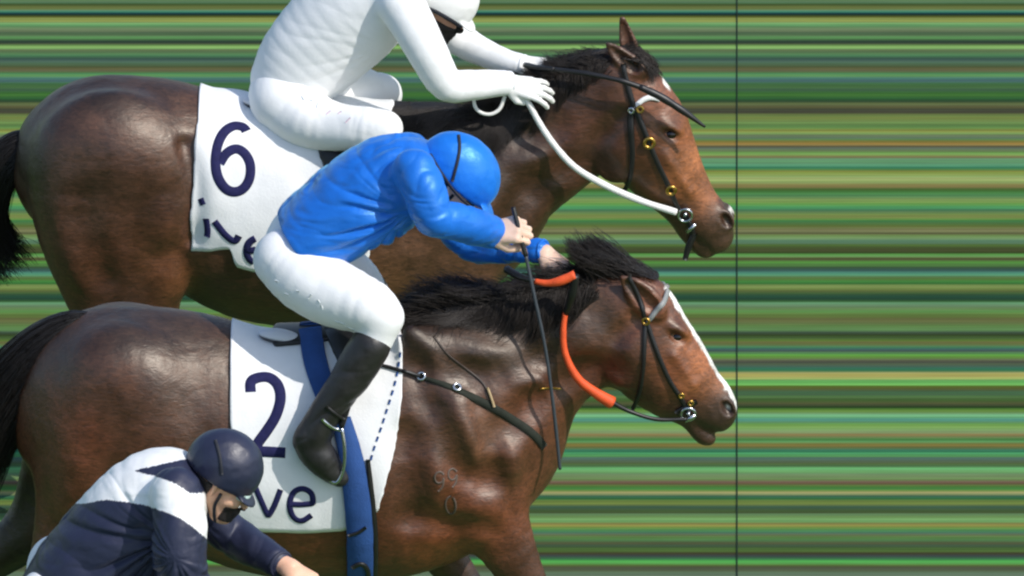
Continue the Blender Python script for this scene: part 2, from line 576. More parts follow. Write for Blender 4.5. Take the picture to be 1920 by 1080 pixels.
def chain_px(st, Y, dy=0.0, sub=4):
    """rows (px, py, R px, half width m, [dy]) -> x y z r w, R measured square to the chain in the photo"""
    st = dense([list(s) + [dy] * (5 - len(s)) for s in st], sub)
    out = []
    for i, s in enumerate(st):
        a, b = st[max(i - 1, 0)], st[min(i + 1, len(st) - 1)]
        t = np.array([b[0] - a[0], b[1] - a[1]])
        t /= np.linalg.norm(t) + 1e-9
        n = np.array([-t[1], t[0]])
        yy = Y + s[4]
        c = U(s[0], s[1], yy)
        A, B = U(s[0] + n[0] * s[2], s[1] + n[1] * s[2], yy), U(s[0] - n[0] * s[2], s[1] - n[1] * s[2], yy)
        r = np.linalg.norm(A - B) / 2
        nz = abs(A[2] - B[2]) / (2 * r + 1e-9)
        w = s[3]
        r2 = r * r - (w * math.tan(PITCH) * nz) ** 2
        out.append([*c, math.sqrt(max(r2, (0.6 * r) ** 2)), w])
    return np.array(out)

class Horse:
    def __init__(s, Y, h=0.0075, lo=(-2.75, -0.52, 0.0), hi=(0.06, 0.52, 2.05)):
        s.Y = Y
        s.f = Field((lo[0], Y + lo[1], lo[2]), (hi[0], Y + hi[1], hi[2]), h)

    def chain(s, st, k=0.04, dy=0.0, op='add', both=False):
        P = chain_px(st, s.Y, dy)
        s.f.tube(P, k, op)
        if both:
            Q = P.copy()
            Q[:, 1] = 2 * s.Y - Q[:, 1]
            s.f.tube(Q, k, op)

    def on_side(s, px, py):
        """point on the near side of the body seen at a pixel"""
        y = s.Y - 0.2
        for _ in range(5):
            c = U(px, py, y)
            ys = s.f.ysurf(c[0], c[2])
            if ys is None:
                return U(px, py, s.Y - 0.045)
            y = 0.5 * y + 0.5 * ys
        return U(px, py, y)

    def bulge(s, px, py, a, b, deg, prot, half=0.06, k=0.05):
        """swelling a x b pixels, turned deg (clockwise on the photo), standing prot metres proud, both sides"""
        c = s.on_side(px, py)
        if c is None:
            return
        mpp = np.linalg.norm(c - CAM) / FPX
        for sg in (1, -1):
            cy = c[1] + half - prot
            cc = (c[0], cy if sg == 1 else 2 * s.Y - cy, c[2])
            s.f.ell(cc, (a * mpp, half, b * mpp), math.radians(-deg), k)

    def groove(s, pts, rpx, depth, k=0.06):
        rpx, depth = rpx * 2.2, depth * 0.75
        P = []
        for px, py in dense(pts, 4):
            c = s.on_side(px, py)
            if c is None:
                continue
            r = rpx / 560
            P.append([c[0], c[1] - r + depth, c[2], r, r])
        if len(P) < 2:
            return
        P = np.array(P)
        s.f.tube(P, k, 'sub', flat=False)
        P[:, 1] = 2 * s.Y - P[:, 1]
        s.f.tube(P, k, 'sub', flat=False)

    def finish(s, root, colours, dark_low=0.75, extra=None):
        V, Q = s.f.mesh(relax=1)
        V = displace(V, Q, 0.0012 * vnoise(V * 13) + 0.0006 * vnoise(V * 38) - 0.0010 * np.clip(1 - 5 * np.abs(vnoise(V * np.array([9, 5, 9]) + 2)), 0, 1))
        pts = np.array([[*U(c[0], c[1], s.Y - 0.15)[[0, 2]], c[2]] for c in [(c[0], c[1], c[3] if len(c) > 3 else 1.0) for c in colours]])
        cc = np.array([lin(c[2]) for c in colours])
        D = (V[:, None, 0] - pts[None, :, 0]) ** 2 + (V[:, None, 2] - pts[None, :, 1]) ** 2
        w = pts[None, :, 2] / (D + 0.0012) ** 1.6
        C = (w[..., None] * cc[None]).sum(1) / w.sum(1)[:, None]
        n = 0.5 * vnoise(V * 9) + 0.5 * vnoise(V * 22)
        C = C * (1 + 0.22 * n)[:, None] * np.array([0.52, 0.385, 0.295])
        leg = np.clip((dark_low - V[:, 2]) / 0.18, 0, 1)[:, None]
        C = C * (1 - leg) + lin('231a15') * leg
        if extra is not None:
            C = extra(V, C)
        s.body = mesh_obj('body', V, Q, m_coat, root, colours=C)
        s.bvh = BVHTree.FromPolygons(V.tolist(), Q.tolist())
        s.V, s.Q = V, Q
        return s.body

def ray(bvh, px, py):
    d = FWD + (px - PX0) / FPX * RGT - (py - PY0) / FPX * UPV
    d /= np.linalg.norm(d)
    h = bvh.ray_cast(Vector(CAM), Vector(d))
    if h[0] is None:
        return None, None
    n = np.array(h[1])
    if n @ d > 0:
        n = -n
    return np.array(h[0]), n

def mane(hz, root, crest, dirs, N, L, near=0.5, seed=1, name='mane', grav=0.05, r=0.0021, lift=0.0, spread=0.25, M=11, gap=0.006, m=None, yw=0.03, lump=0.0):
    """crest: px rows; dirs: px directions along the crest; strands grow from the crest and are kept outside the body"""
    rg = np.random.default_rng(seed)
    cr = dense(crest, 8)
    dr = dense(dirs, 8)
    u = rg.random(N)
    ic = u * (len(cr) - 1)
    idr = u * (len(dr) - 1)
    cx = np.stack([np.interp(ic, np.arange(len(cr)), cr[:, i]) for i in range(2)], -1)
    dx = np.stack([np.interp(idr, np.arange(len(dr)), dr[:, i]) for i in range(2)], -1)
    dx /= np.linalg.norm(dx, axis=1)[:, None]
    Lu = np.interp(u, np.linspace(0, 1, len(L)), L) * rg.uniform(0.55, 1.1, N)
    root_p = np.array([U(a, b, hz.Y) for a, b in cx])
    root_p[:, 1] += rg.normal(0, yw, N)
    lock = np.floor(u * 26 + rg.normal(0, .25, N))
    lk = np.random.default_rng(seed + 5).normal(0, 1, (80, 3))[np.clip(lock, 0, 79).astype(int)]
    D = np.stack([dx[:, 0], np.zeros(N), -dx[:, 1] / math.cos(PITCH)], -1)
    D += lk * spread * np.array([1, 0.6, 1]) + rg.normal(0, spread * 0.45, (N, 3))
    side = np.where(rg.random(N) < near, -1, 1)
    D[:, 1] += side * rg.uniform(0.1, 0.6, N)
    D /= np.linalg.norm(D, axis=1)[:, None]
    sgrid = np.linspace(0, 1, M)
    P = root_p[:, None] + D[:, None] * (Lu[:, None] * sgrid)[..., None]
    P[..., 2] -= (grav * rg.uniform(0.4, 1.6, N)[:, None] * (Lu[:, None] / 0.2) * sgrid ** 2) - lift
    wob = rg.normal(0, 0.012, (N, 1, 3)) * np.sin(sgrid * rg.uniform(2, 6, (N, 1)) + rg.uniform(0, 6, (N, 1)))[..., None]
    P += wob * sgrid[None, :, None]
    # locks: hairs of one lock draw together towards the tip
    key = np.clip(lock, 0, 79).astype(int) * 2 + (side > 0)
    for kk in np.unique(key):
        g_ = key == kk
        if g_.sum() > 2:
            mean = P[g_].mean(0)
            tl = (0.62 * sgrid ** 1.2)[None, :, None]
            P[g_] = P[g_] * (1 - tl) + (mean[None] + (P[g_] - mean[None]) * 0.25 + 0.35 * (P[g_][:, :1] - mean[None, :1])) * tl
    flat = P[:, 1:].reshape(-1, 3)
    hz.f.push_out(flat, gap)
    P[:, 1:] = flat.reshape(N, M - 1, 3)
    V, F = strands(P, rg.uniform(0.6, 1.5, N) * r)
    return mesh_obj(name, V, F, m or m_hair, root)

def plume(Y, root, axis, N, seed, name='tail', r=0.0024, M=16, dy=0.0, spread0=0.03):
    """tail: hairs following a thick curved axis; rows (px, py, radius px)"""
    rg = np.random.default_rng(seed)
    A = dense(axis, 8)
    C = np.array([U(a[0], a[1], Y + dy) for a in A])
    R = A[:, 2] / 560
    T = np.gradient(C, axis=0)
    T /= np.linalg.norm(T, axis=1)[:, None]
    Nn = np.cross(T, [0, 1, 0])
    Nn /= np.linalg.norm(Nn, axis=1)[:, None]
    a = rg.uniform(0, 2 * math.pi, N)
    q = np.sqrt(rg.random(N))
    end = rg.uniform(0.45, 1.0, N)
    start = rg.uniform(0, 0.25, N)
    t = start[:, None] + (end - start)[:, None] * np.linspace(0, 1, M)[None]
    i = t * (len(C) - 1)
    g = lambda Z: np.stack([np.interp(i, np.arange(len(C)), Z[:, k]) for k in range(3)], -1)
    rr = np.interp(i, np.arange(len(C)), R)
    a2 = a[:, None] + rg.normal(0, .5, (N, 1)) * t
    P = g(C) + (rr * q[:, None])[..., None] * (np.cos(a2)[..., None] * g(Nn) + np.sin(a2)[..., None] * np.array([0, 1.0, 0]))
    P += rg.normal(0, 0.018, (N, 1, 3)) * (t ** 2)[..., None] * np.sin(t * 9 + a[:, None])[..., None]
    V, F = strands(P, rg.uniform(0.6, 1.5, N) * r)
    return mesh_obj(name, V, F, m_tail, root)

def head_details(H, root, eye, eye_ang, nostril, nost_ang):
    c = H.on_side(*eye)
    for sg in (1, -1):
        y = c[1] + 0.0125
        y = y if sg == 1 else 2 * H.Y - y
        V, F = ball((c[0], y, c[2]), (0.025, 0.020, 0.0205))
        mesh_obj('eye', V, F, m_eye, root)

def face_sculpt(H, eye, eye_deg, nostril, nost_deg, mouth, crest):
    # brow over the eye, socket, cheekbone ridge, nostril, mouth
    for sg in (0,):
        c = H.on_side(eye[0] + 2, eye[1] - 2)
        for q in (1, -1):
            yy = lambda y: y if q == 1 else 2 * H.Y - y
            H.f.ell((c[0] - 0.008, yy(c[1] + 0.017), c[2] + 0.026), (0.055, 0.030, 0.022), math.radians(-eye_deg), 0.02)
            H.f.ell((c[0], yy(c[1] - 0.006), c[2] - 0.004), (0.031, 0.017, 0.017), math.radians(-eye_deg), 0.01, 'sub')
    P = [H.on_side(*p) for p in dense(crest, 3)]
    P = np.array([[p[0], p[1] + 0.008, p[2], 0.012, 0.012] for p in P if p is not None])
    for q in (1, -1):
        Q = P.copy()
        if q == -1:
            Q[:, 1] = 2 * H.Y - Q[:, 1]
        H.f.tube(Q, 0.02, 'add', flat=False)
    c = H.on_side(*nostril)
    for q in (1, -1):
        yy = lambda y: y if q == 1 else 2 * H.Y - y
        H.f.ell((c[0], yy(c[1] + 0.012), c[2]), (0.042, 0.022, 0.030), math.radians(-nost_deg), 0.015)
        H.f.ell((c[0] + 0.004, yy(c[1] - 0.006), c[2] - 0.002), (0.032, 0.026, 0.017), math.radians(-nost_deg), 0.008, 'sub')
    P = [H.on_side(*p) for p in dense(mouth, 3)]
    P = np.array([[p[0], p[1] - 0.004, p[2], 0.009, 0.009] for p in P if p is not None])
    if len(P) > 1:
        for q in (1, -1):
            Q = P.copy()
            if q == -1:
                Q[:, 1] = 2 * H.Y - Q[:, 1]
            H.f.tube(Q, 0.006, 'sub', flat=False)

def ear(H, pts, dy, hollow):
    P = chain_px(pts, H.Y, dy)
    H.f.tube(P, 0.02)
    if hollow:
        Q = P.copy()
        Q[:, 1] -= Q[:, 4] * 0.9
        Q[:, 3] *= 0.62
        Q[:, 4] *= 0.9
        H.f.tube(Q[2:-2], 0.006, 'sub')

# ---- near horse, number two
Y2 = 0.0
horse2 = thing('horse', (-1.25, Y2, 0), 'bay racehorse with a long white blaze and orange rein, carrying cloth number 2', 'horse', 'racehorses at the finish line')
H2 = Horse(Y2)
H2.chain([(215, 770, 190, .25), (330, 795, 212, .28), (430, 830, 220, .29), (520, 850, 230, .295), (620, 855, 240, .30), (700, 845, 245, .295), (780, 830, 230, .27), (860, 800, 195, .23), (915, 800, 135, .17)], 0.0)
H2.chain([(150, 720, 100, .17), (215, 745, 165, .24), (320, 780, 190, .275)], 0.05)
# neck
H2.chain([(850, 745, 180, .20), (930, 690, 146, .145), (1005, 655, 132, .115), (1075, 628, 113, .095), (1138, 608, 103, .085), (1178, 598, 88, .078)], 0.10)
# head
H2.chain([(1188, 585, 68, .08), (1214, 652, 92, .105), (1254, 700, 82, .095), (1292, 734, 65, .074), (1322, 753, 53, .062), (1340, 770, 41, .056), (1346, 779, 32, .048)], 0.05)
H2.chain([(1262, 765, 18, .045), (1290, 786, 17, .04), (1318, 814, 19, .036), (1329, 822, 14, .03)], 0.012)
H2.bulge(1178, 676, 58, 64, 60, 0.020, 0.05, 0.022)
H2.groove([(1190, 600), (1150, 640), (1128, 690)], 8, .010, .03)
# hind legs
for st, dy in (([(232, 760, 158, .16), (198, 880, 132, .13), (170, 985, 106, .10), (112, 1090, 68, .075), (30, 1180, 42, .05), (-10, 1235, 36, .042), (-35, 1330, 24, .03), (-60, 1400, 24, .03), (-30, 1440, 22, .032), (-8, 1452, 20, .035)], -.125),
               ([(200, 760, 140, .14), (150, 880, 110, .11), (90, 970, 72, .085), (20, 1025, 46, .06), (-55, 1085, 36, .045), (-95, 1180, 24, .03), (-130, 1250, 24, .03), (-150, 1300, 22, .032)], .14)):
    H2.chain(st, 0.06, dy)
# fore legs
H2.chain([(855, 850, 110, .10), (900, 935, 84, .085), (942, 1010, 58, .065), (990, 1100, 40, .048), (1040, 1190, 34, .042), (1075, 1270, 24, .03), (1105, 1350, 26, .032), (1140, 1392, 22, .034)], 0.05, -.125)
H2.chain([(790, 900, 90, .09), (800, 975, 60, .075), (838, 1050, 40, .055), (885, 1130, 32, .045), (850, 1220, 26, .036), (800, 1280, 22, .03), (770, 1330, 22, .032)], 0.04, .13)
# ears laid back
ear(H2, [(1232, 582, 20, .026), (1212, 562, 27, .026), (1190, 541, 21, .018), (1166, 520, 6, .006)], -.082, True)
ear(H2, [(1218, 535, 17, .022), (1200, 515, 20, .022), (1182, 500, 14, .016), (1170, 490, 5, .006)], .055, False)
# muscle
H2.bulge(240, 720, 90, 60, 20, 0.010, .09, .10)
H2.bulge(165, 840, 55, 150, 8, 0.010, .08, .08)
H2.bulge(290, 850, 70, 110, -20, 0.012, .07, .08)
H2.bulge(820, 720, 40, 120, -28, 0.022, .06, .06)
H2.bulge(868, 815, 58, 80, -30, 0.030, .07, .05)
H2.bulge(945, 850, 30, 58, -10, 0.024, .05, .04)
H2.bulge(800, 890, 40, 55, -20, 0.022, .06, .05)
H2.bulge(885, 955, 48, 70, -30, 0.016, .05, .05)
H2.bulge(870, 660, 90, 26, 18, 0.016, .05, .05)
H2.bulge(960, 700, 90, 30, 25, 0.016, .05, .05)
H2.bulge(1090, 640, 50, 40, 20, 0.008, .05, .05)
H2.groove([(1150, 700), (1085, 705), (1020, 745), (960, 800)], 14, .012)
H2.groove([(770, 660), (800, 740), (830, 800), (870, 880), (905, 900)], 9, .008, .05)
H2.groove([(905, 760), (925, 830), (930, 900)], 9, .007, .05)
H2.groove([(760, 820), (775, 900), (770, 960)], 14, .014)
H2.groove([(780, 975), (850, 990), (920, 1000)], 10, .006)
H2.groove([(790, 690), (880, 700), (960, 690), (1020, 670)], 9, .007)
face_sculpt(H2, (1268, 632), 35, (1362, 766), 60, [(1300, 790), (1320, 800), (1345, 812)], [(1262, 668), (1285, 700), (1300, 722)])

def marks2(V, C):
    # white blaze down the middle of the face, dark points at the muzzle
    line = np.array([U(a, b, Y2) for a, b in dense([(1258, 548), (1278, 590), (1302, 632), (1330, 676), (1352, 712), (1376, 750)], 6)])
    d = np.min((V[:, None, 0] - line[None, :, 0]) ** 2 + (V[:, None, 2] - line[None, :, 2]) ** 2, axis=1) ** .5
    wob = 0.008 * vnoise(V * 40)
    wb = np.clip((0.031 + wob - np.abs(V[:, 1] - Y2)) / 0.006, 0, 1) * np.clip((0.034 - d) / 0.01, 0, 1)
    C = C * (1 - wb[:, None]) + lin('e6e4dc') * wb[:, None]
    # black points on the off hind leg, stretched out behind
    k = (np.clip((V[:, 1] - Y2 - .03) / .04, 0, 1) * np.clip((1.12 - V[:, 2]) / .2, 0, 1) * (V[:, 0] < -2.05))[:, None]
    return C * (1 - k) + lin('231a15') * k

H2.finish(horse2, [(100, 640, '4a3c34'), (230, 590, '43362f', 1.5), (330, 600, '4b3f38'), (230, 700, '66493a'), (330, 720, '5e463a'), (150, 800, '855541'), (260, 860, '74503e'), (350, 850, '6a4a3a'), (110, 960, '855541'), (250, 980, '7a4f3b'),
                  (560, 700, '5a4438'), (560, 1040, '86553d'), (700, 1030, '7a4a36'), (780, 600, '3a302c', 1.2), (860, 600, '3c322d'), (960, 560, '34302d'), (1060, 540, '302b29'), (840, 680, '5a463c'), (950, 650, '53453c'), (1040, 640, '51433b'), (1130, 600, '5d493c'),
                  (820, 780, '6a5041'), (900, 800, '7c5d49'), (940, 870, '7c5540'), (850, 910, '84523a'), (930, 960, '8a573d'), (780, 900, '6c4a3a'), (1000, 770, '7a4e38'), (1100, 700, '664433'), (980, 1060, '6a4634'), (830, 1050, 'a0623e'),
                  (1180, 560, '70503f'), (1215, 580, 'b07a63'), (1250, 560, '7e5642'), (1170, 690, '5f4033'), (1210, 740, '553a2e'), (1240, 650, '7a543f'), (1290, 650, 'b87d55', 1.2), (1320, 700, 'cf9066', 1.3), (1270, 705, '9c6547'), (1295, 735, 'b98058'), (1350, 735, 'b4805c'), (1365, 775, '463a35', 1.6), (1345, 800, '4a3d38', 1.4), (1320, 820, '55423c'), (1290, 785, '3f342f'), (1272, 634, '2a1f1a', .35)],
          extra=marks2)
head_details(H2, horse2, (1269, 634), 35, None, 0)
mane(H2, horse2, [(765, 598), (850, 568), (930, 552), (985, 545), (1050, 530), (1110, 515), (1150, 510), (1185, 506)],
     [(-.8, -.25), (-.8, -.42), (-.85, -.35), (-1, -.1), (-.8, -.35), (-.7, -.62), (-.75, -.6), (-.8, -.5)], 3200, [.13, .20, .20, .13, .16, .21, .20, .15], near=.6, seed=3, grav=.035, spread=.14, r=.0014)
mane(H2, horse2, [(780, 606), (860, 590), (960, 574), (1050, 560), (1130, 545)],
     [(-1, .0), (-1, .05), (-1, .05), (-.95, .25), (-.9, .3)], 2600, [.18, .24, .25, .20, .17], near=1.0, seed=4, grav=.045, spread=.13, name='mane', yw=.025, r=.0014)
mane(H2, horse2, [(1150, 512), (1195, 506), (1236, 520)], [(-.72, -.68), (-.85, -.52), (-.92, -.36)], 1100, [.17, .23, .17], near=.15, seed=9, grav=.015, spread=.07, name='forelock', yw=.018, r=.0014)
plume(Y2, horse2, [(175, 598, 14), (130, 615, 34), (80, 655, 52), (30, 715, 64), (-20, 790, 70), (-70, 890, 74), (-110, 990, 60)], 3400, 11, r=.0019)

# ---- far horse, number six
Y6 = 2.3
horse6 = thing('horse', (-1.25, Y6, 0), 'dark bay racehorse with gold bridle buckles and white rope rein, carrying cloth number 6', 'horse', 'racehorses at the finish line')
H6 = Horse(Y6)
H6.chain([(210, 310, 165, .25), (320, 303, 150, .265), (368, 312, 145, .27), (410, 356, 186, .28), (480, 390, 208, .29), (560, 398, 217, .295), (640, 402, 216, .29), (720, 400, 205, .27), (800, 395, 180, .23), (865, 400, 130, .17)], 0.0)
H6.chain([(120, 300, 84, .17), (190, 310, 160, .24), (270, 300, 150, .26)], 0.05)
H6.chain([(820, 380, 178, .20), (925, 330, 128, .145), (1000, 280, 116, .115), (1064, 236, 110, .095), (1112, 205, 104, .085), (1150, 178, 86, .078)], 0.10)
H6.chain([(1168, 168, 66, .08), (1200, 232, 86, .105), (1232, 298, 78, .097), (1266, 346, 62, .078), (1298, 385, 50, .064), (1326, 416, 46, .062), (1338, 440, 38, .055)], 0.05)
H6.chain([(1262, 398, 16, .045), (1290, 436, 18, .04), (1318, 466, 16, .036), (1330, 472, 11, .03)], 0.012)
H6.bulge(1160, 296, 54, 60, 60, 0.020, 0.05, 0.022)
H6.groove([(1172, 215), (1128, 255), (1106, 300)], 8, .010, .03)
for st, dy in (([(211, 320, 158, .15), (211, 420, 142, .135), (222, 510, 116, .105), (234, 580, 98, .09), (200, 680, 60, .07), (120, 760, 42, .05), (80, 820, 34, .042), (60, 910, 24, .03), (40, 980, 24, .03), (66, 1020, 22, .034)], -.15),
               ([(220, 350, 140, .14), (240, 460, 90, .10), (260, 560, 60, .08), (240, 650, 44, .06), (240, 720, 34, .045), (250, 810, 24, .03), (240, 880, 24, .03), (262, 915, 22, .034)], .14)):
    H6.chain(st, 0.05, dy)
H6.chain([(815, 450, 110, .10), (850, 530, 76, .085), (880, 610, 52, .062), (900, 700, 36, .046), (915, 770, 32, .042), (860, 840, 24, .03), (800, 880, 24, .03), (775, 915, 22, .034)], 0.05, -.125)
H6.chain([(790, 470, 90, .09), (820, 560, 60, .075), (850, 640, 40, .055), (870, 720, 32, .045), (800, 770, 26, .036), (740, 800, 22, .03), (720, 840, 22, .032)], 0.04, .13)
ear(H6, [(1200, 132, 15, .02), (1180, 118, 19, .022), (1158, 100, 15, .017), (1138, 82, 5, .006)], -.06, True)
ear(H6, [(1184, 100, 15, .02), (1178, 80, 17, .02), (1172, 58, 13, .014), (1167, 36, 7, .008)], .06, True)
H6.bulge(230, 300, 90, 60, 20, 0.010, .09, .10)
H6.bulge(306, 410, 44, 62, 10, 0.028, .07, .05)
H6.bulge(314, 515, 36, 60, 5, 0.030, .07, .05)
H6.bulge(140, 400, 60, 140, -8, 0.012, .08, .08)
H6.bulge(820, 400, 45, 80, -28, 0.012, .06, .06)
H6.bulge(960, 290, 90, 30, 25, 0.008, .05, .05)
H6.groove([(190, 520), (160, 440), (150, 380)], 16, .006)
H6.groove([(1120, 320), (1060, 320), (1000, 360), (960, 420)], 14, .012)
H6.groove([(352, 270), (366, 330), (368, 400), (362, 450)], 8, .022, .03)
H6.groove([(880, 280), (960, 262), (1040, 240)], 10, .006)
face_sculpt(H6, (1256, 252), 35, (1360, 413), 62, [(1292, 440), (1310, 452), (1338, 474)], [(1246, 290), (1272, 330), (1292, 362)])

def marks6(V, C):
    # ragged star on the forehead and a small snip between the nostrils
    for a, b, rr in ((1232, 178, .035), (1240, 160, .03), (1372, 398, .03)):
        p = U(a, b, Y6)
        d = ((V[:, 0] - p[0]) ** 2 + 0.7 * (V[:, 1] - p[1]) ** 2 + (V[:, 2] - p[2]) ** 2) ** .5
        w = np.clip((rr + .012 * vnoise(V * 60) - d) / .008, 0, 1)[:, None]
        C = C * (1 - w) + lin('dcd8d0') * w
    return C

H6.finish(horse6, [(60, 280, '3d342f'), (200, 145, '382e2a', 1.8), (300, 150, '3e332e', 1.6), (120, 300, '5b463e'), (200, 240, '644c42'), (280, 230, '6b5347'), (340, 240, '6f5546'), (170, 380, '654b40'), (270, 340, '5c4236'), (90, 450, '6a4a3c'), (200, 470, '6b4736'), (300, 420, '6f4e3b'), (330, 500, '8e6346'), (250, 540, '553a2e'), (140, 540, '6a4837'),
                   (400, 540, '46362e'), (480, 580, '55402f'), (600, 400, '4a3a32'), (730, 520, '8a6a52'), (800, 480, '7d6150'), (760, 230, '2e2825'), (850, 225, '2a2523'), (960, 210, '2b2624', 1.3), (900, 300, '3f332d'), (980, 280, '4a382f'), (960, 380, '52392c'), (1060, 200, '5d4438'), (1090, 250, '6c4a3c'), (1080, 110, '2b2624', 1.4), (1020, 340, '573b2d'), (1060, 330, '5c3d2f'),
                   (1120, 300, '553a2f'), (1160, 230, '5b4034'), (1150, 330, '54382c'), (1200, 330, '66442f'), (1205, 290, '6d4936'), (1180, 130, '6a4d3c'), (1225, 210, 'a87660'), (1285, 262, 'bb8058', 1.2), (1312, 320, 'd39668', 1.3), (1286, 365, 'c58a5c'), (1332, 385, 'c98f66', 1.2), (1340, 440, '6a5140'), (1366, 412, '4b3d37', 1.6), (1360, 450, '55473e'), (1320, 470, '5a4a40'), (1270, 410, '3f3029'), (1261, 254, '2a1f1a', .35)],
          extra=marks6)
head_details(H6, horse6, (1257, 254), 35, None, 0)
mane(H6, horse6, [(745, 228), (820, 222), (900, 208), (970, 176), (1030, 140), (1085, 116), (1140, 102)],
     [(-.9, -.25), (-.95, -.2), (-.95, -.2), (-.8, -.4), (-.8, -.5), (-.85, -.4), (-.95, -.2)], 2400, [.12, .12, .12, .10, .10, .09, .08], near=.6, seed=13, grav=.03, spread=.15, r=.0014)
mane(H6, horse6, [(780, 238), (860, 230), (930, 213), (990, 188), (1050, 152), (1120, 122), (1150, 118)],
     [(-.9, .2), (-.8, .5), (-.7, .6), (-.6, .7), (-.6, .7), (-.7, .4), (-.8, .3)], 2600, [.15, .22, .24, .22, .15, .11, .08], near=1.0, seed=14, grav=.04, spread=.13, yw=.025, r=.0014)
mane(H6, horse6, [(1160, 98), (1190, 96), (1212, 108)], [(.3, -.1), (.6, .4), (.4, .8)], 1000, [.09, .10, .09], near=.6, seed=15, grav=.03, spread=.15, name='forelock', yw=.03, r=.0014)
plume(Y6, horse6, [(66, 256, 16), (32, 280, 38), (-2, 322, 42), (-22, 392, 38), (-8, 455, 42), (32, 512, 50)], 3400, 12, r=.0019)

# ---- third horse, almost wholly below the frame, under the rider in navy and white
Y3 = -2.9
horse3 = thing('horse', (-2.0, Y3, 0), 'dark bay racehorse under the jockey in navy and white, mostly out of frame', 'horse', 'racehorses at the finish line')
H3 = Horse(Y3, h=0.013, lo=(-3.3, -0.52, 0.0), hi=(-0.5, 0.52, 2.0))
def moved(st, dx=-445, dy=562):
    return [(s[0] + dx, s[1] + dy, *s[2:]) for s in st]
H3.chain(moved([(215, 770, 190, .25), (330, 795, 212, .28), (430, 830, 220, .29), (520, 850, 230, .295), (620, 855, 240, .30), (700, 845, 245, .295), (780, 830, 230, .27), (860, 800, 195, .23), (915, 800, 135, .17)]), 0.0)
H3.chain(moved([(150, 720, 100, .17), (215, 745, 165, .24), (320, 780, 190, .275)]), 0.05)
H3.chain(moved([(850, 775, 180, .20), (930, 730, 146, .145), (1005, 705, 132, .115), (1075, 686, 113, .095), (1138, 672, 103, .085), (1178, 664, 88, .078)]), 0.10)
H3.chain(moved([(1188, 655, 68, .08), (1214, 722, 92, .105), (1254, 770, 82, .095), (1292, 804, 65, .074), (1322, 823, 53, .062), (1345, 840, 42, .058)]), 0.05)
for st, dy in (([(225, 760, 165, .16), (185, 880, 138, .13), (160, 985, 108, .10), (110, 1090, 68, .075), (30, 1180, 42, .05), (-10, 1235, 36, .042), (-35, 1330, 24, .03), (-60, 1400, 24, .03), (-8, 1440, 20, .035)], -.125),
               ([(200, 760, 140, .14), (150, 880, 110, .11), (90, 970, 72, .085), (20, 1025, 46, .06), (-55, 1085, 36, .045), (-95, 1180, 24, .03), (-130, 1250, 24, .03), (-150, 1300, 22, .032)], .14),
               ([(855, 850, 110, .10), (900, 935, 84, .085), (942, 1010, 58, .065), (990, 1100, 40, .048), (1040, 1190, 34, .042), (1075, 1270, 24, .03), (1105, 1350, 26, .032), (1140, 1392, 22, .034)], -.125),
               ([(790, 900, 90, .09), (800, 975, 60, .075), (838, 1050, 40, .055), (885, 1130, 32, .045), (850, 1220, 26, .036), (800, 1280, 22, .03), (770, 1330, 22, .032)], .13)):
    H3.chain(moved(st), 0.05, dy)
for dy in (-.06, .06):
    ear(H3, moved([(1222, 632, 17, .022), (1203, 615, 20, .022), (1183, 598, 15, .016), (1166, 585, 5, .006)]), dy, False)
H3.finish(horse3, moved([(100, 640, '4a3c34'), (230, 590, '43362f', 1.5), (330, 720, '5e463a'), (150, 800, '75503f'), (560, 800, '5a4438'), (860, 600, '3c322d'), (960, 700, '53453c'), (900, 850, '7c5d49'), (1240, 720, '7a543f'), (1330, 830, '463a35')]))
mane(H3, horse3, moved([(765, 628), (850, 605), (930, 590), (1010, 582), (1080, 575), (1150, 578), (1200, 585)]),
     [(-.8, -.1), (-.9, -.1), (-.9, -.1), (-.9, .2), (-.8, .2)], 900, [.12, .14, .14, .13, .12], near=.7, seed=23, grav=.06, spread=.15)
plume(Y3, horse3, moved([(175, 598, 14), (130, 615, 34), (80, 655, 52), (30, 715, 64), (-20, 790, 70), (-70, 890, 60)]), 700, 31)
# ------------------------------------------------------------------ tack
m_cloth = mat('white_cloth', lin('efefee'), rough=0.85, spec=0.2, var=0.03, var_scale=20, bump=0.001, bump_scale=120)
m_print = mat('navy_print', lin('25254f'), rough=0.8, spec=0.2, var=0.2, var_scale=60)
m_black = mat('black_leather', lin('1c1b1b'), rough=0.42, spec=0.5, var=0.3, var_scale=30)
m_brown = mat('brown_leather', lin('3a2f28'), rough=0.5, spec=0.45, var=0.3, var_scale=30)
m_green = mat('dark_webbing', lin('282c24'), rough=0.8, spec=0.3, var=0.25, var_scale=40)
m_gold = mat('brass', lin('c9a052'), rough=0.3, metal=1.0)
m_steel = mat('steel', lin('c8ccd0'), rough=0.22, metal=1.0)
m_blue = mat('blue_webbing', lin('2c4f8a'), rough=0.75, spec=0.3, var=0.12, var_scale=25, bump=0.0018, bump_scale=150)
m_orange = mat('orange_rubber', lin('e85a2c'), rough=0.6, spec=0.4, var=0.12, var_scale=40, bump=0.0012, bump_scale=150)
m_rope = mat('white_rope', lin('eeece8'), rough=0.85, spec=0.2, bump=0.002, bump_scale=170)
m_pad = mat('pale_pad', lin('d6d7dc'), rough=0.55, spec=0.4)
m_grey = mat('grey_strap', lin('8f918f'), rough=0.5)

def corners(pts):
    """smooth curve through the points, broken where a point is given twice"""
    runs, cur = [], [pts[0]]
    for p in pts[1:]:
        if np.allclose(p, cur[-1]):
            runs.append(cur)
            cur = [p]
        else:
            cur.append(p)
    runs.append(cur)
    return np.vstack([dense(r, 6) for r in runs if len(r) > 1])

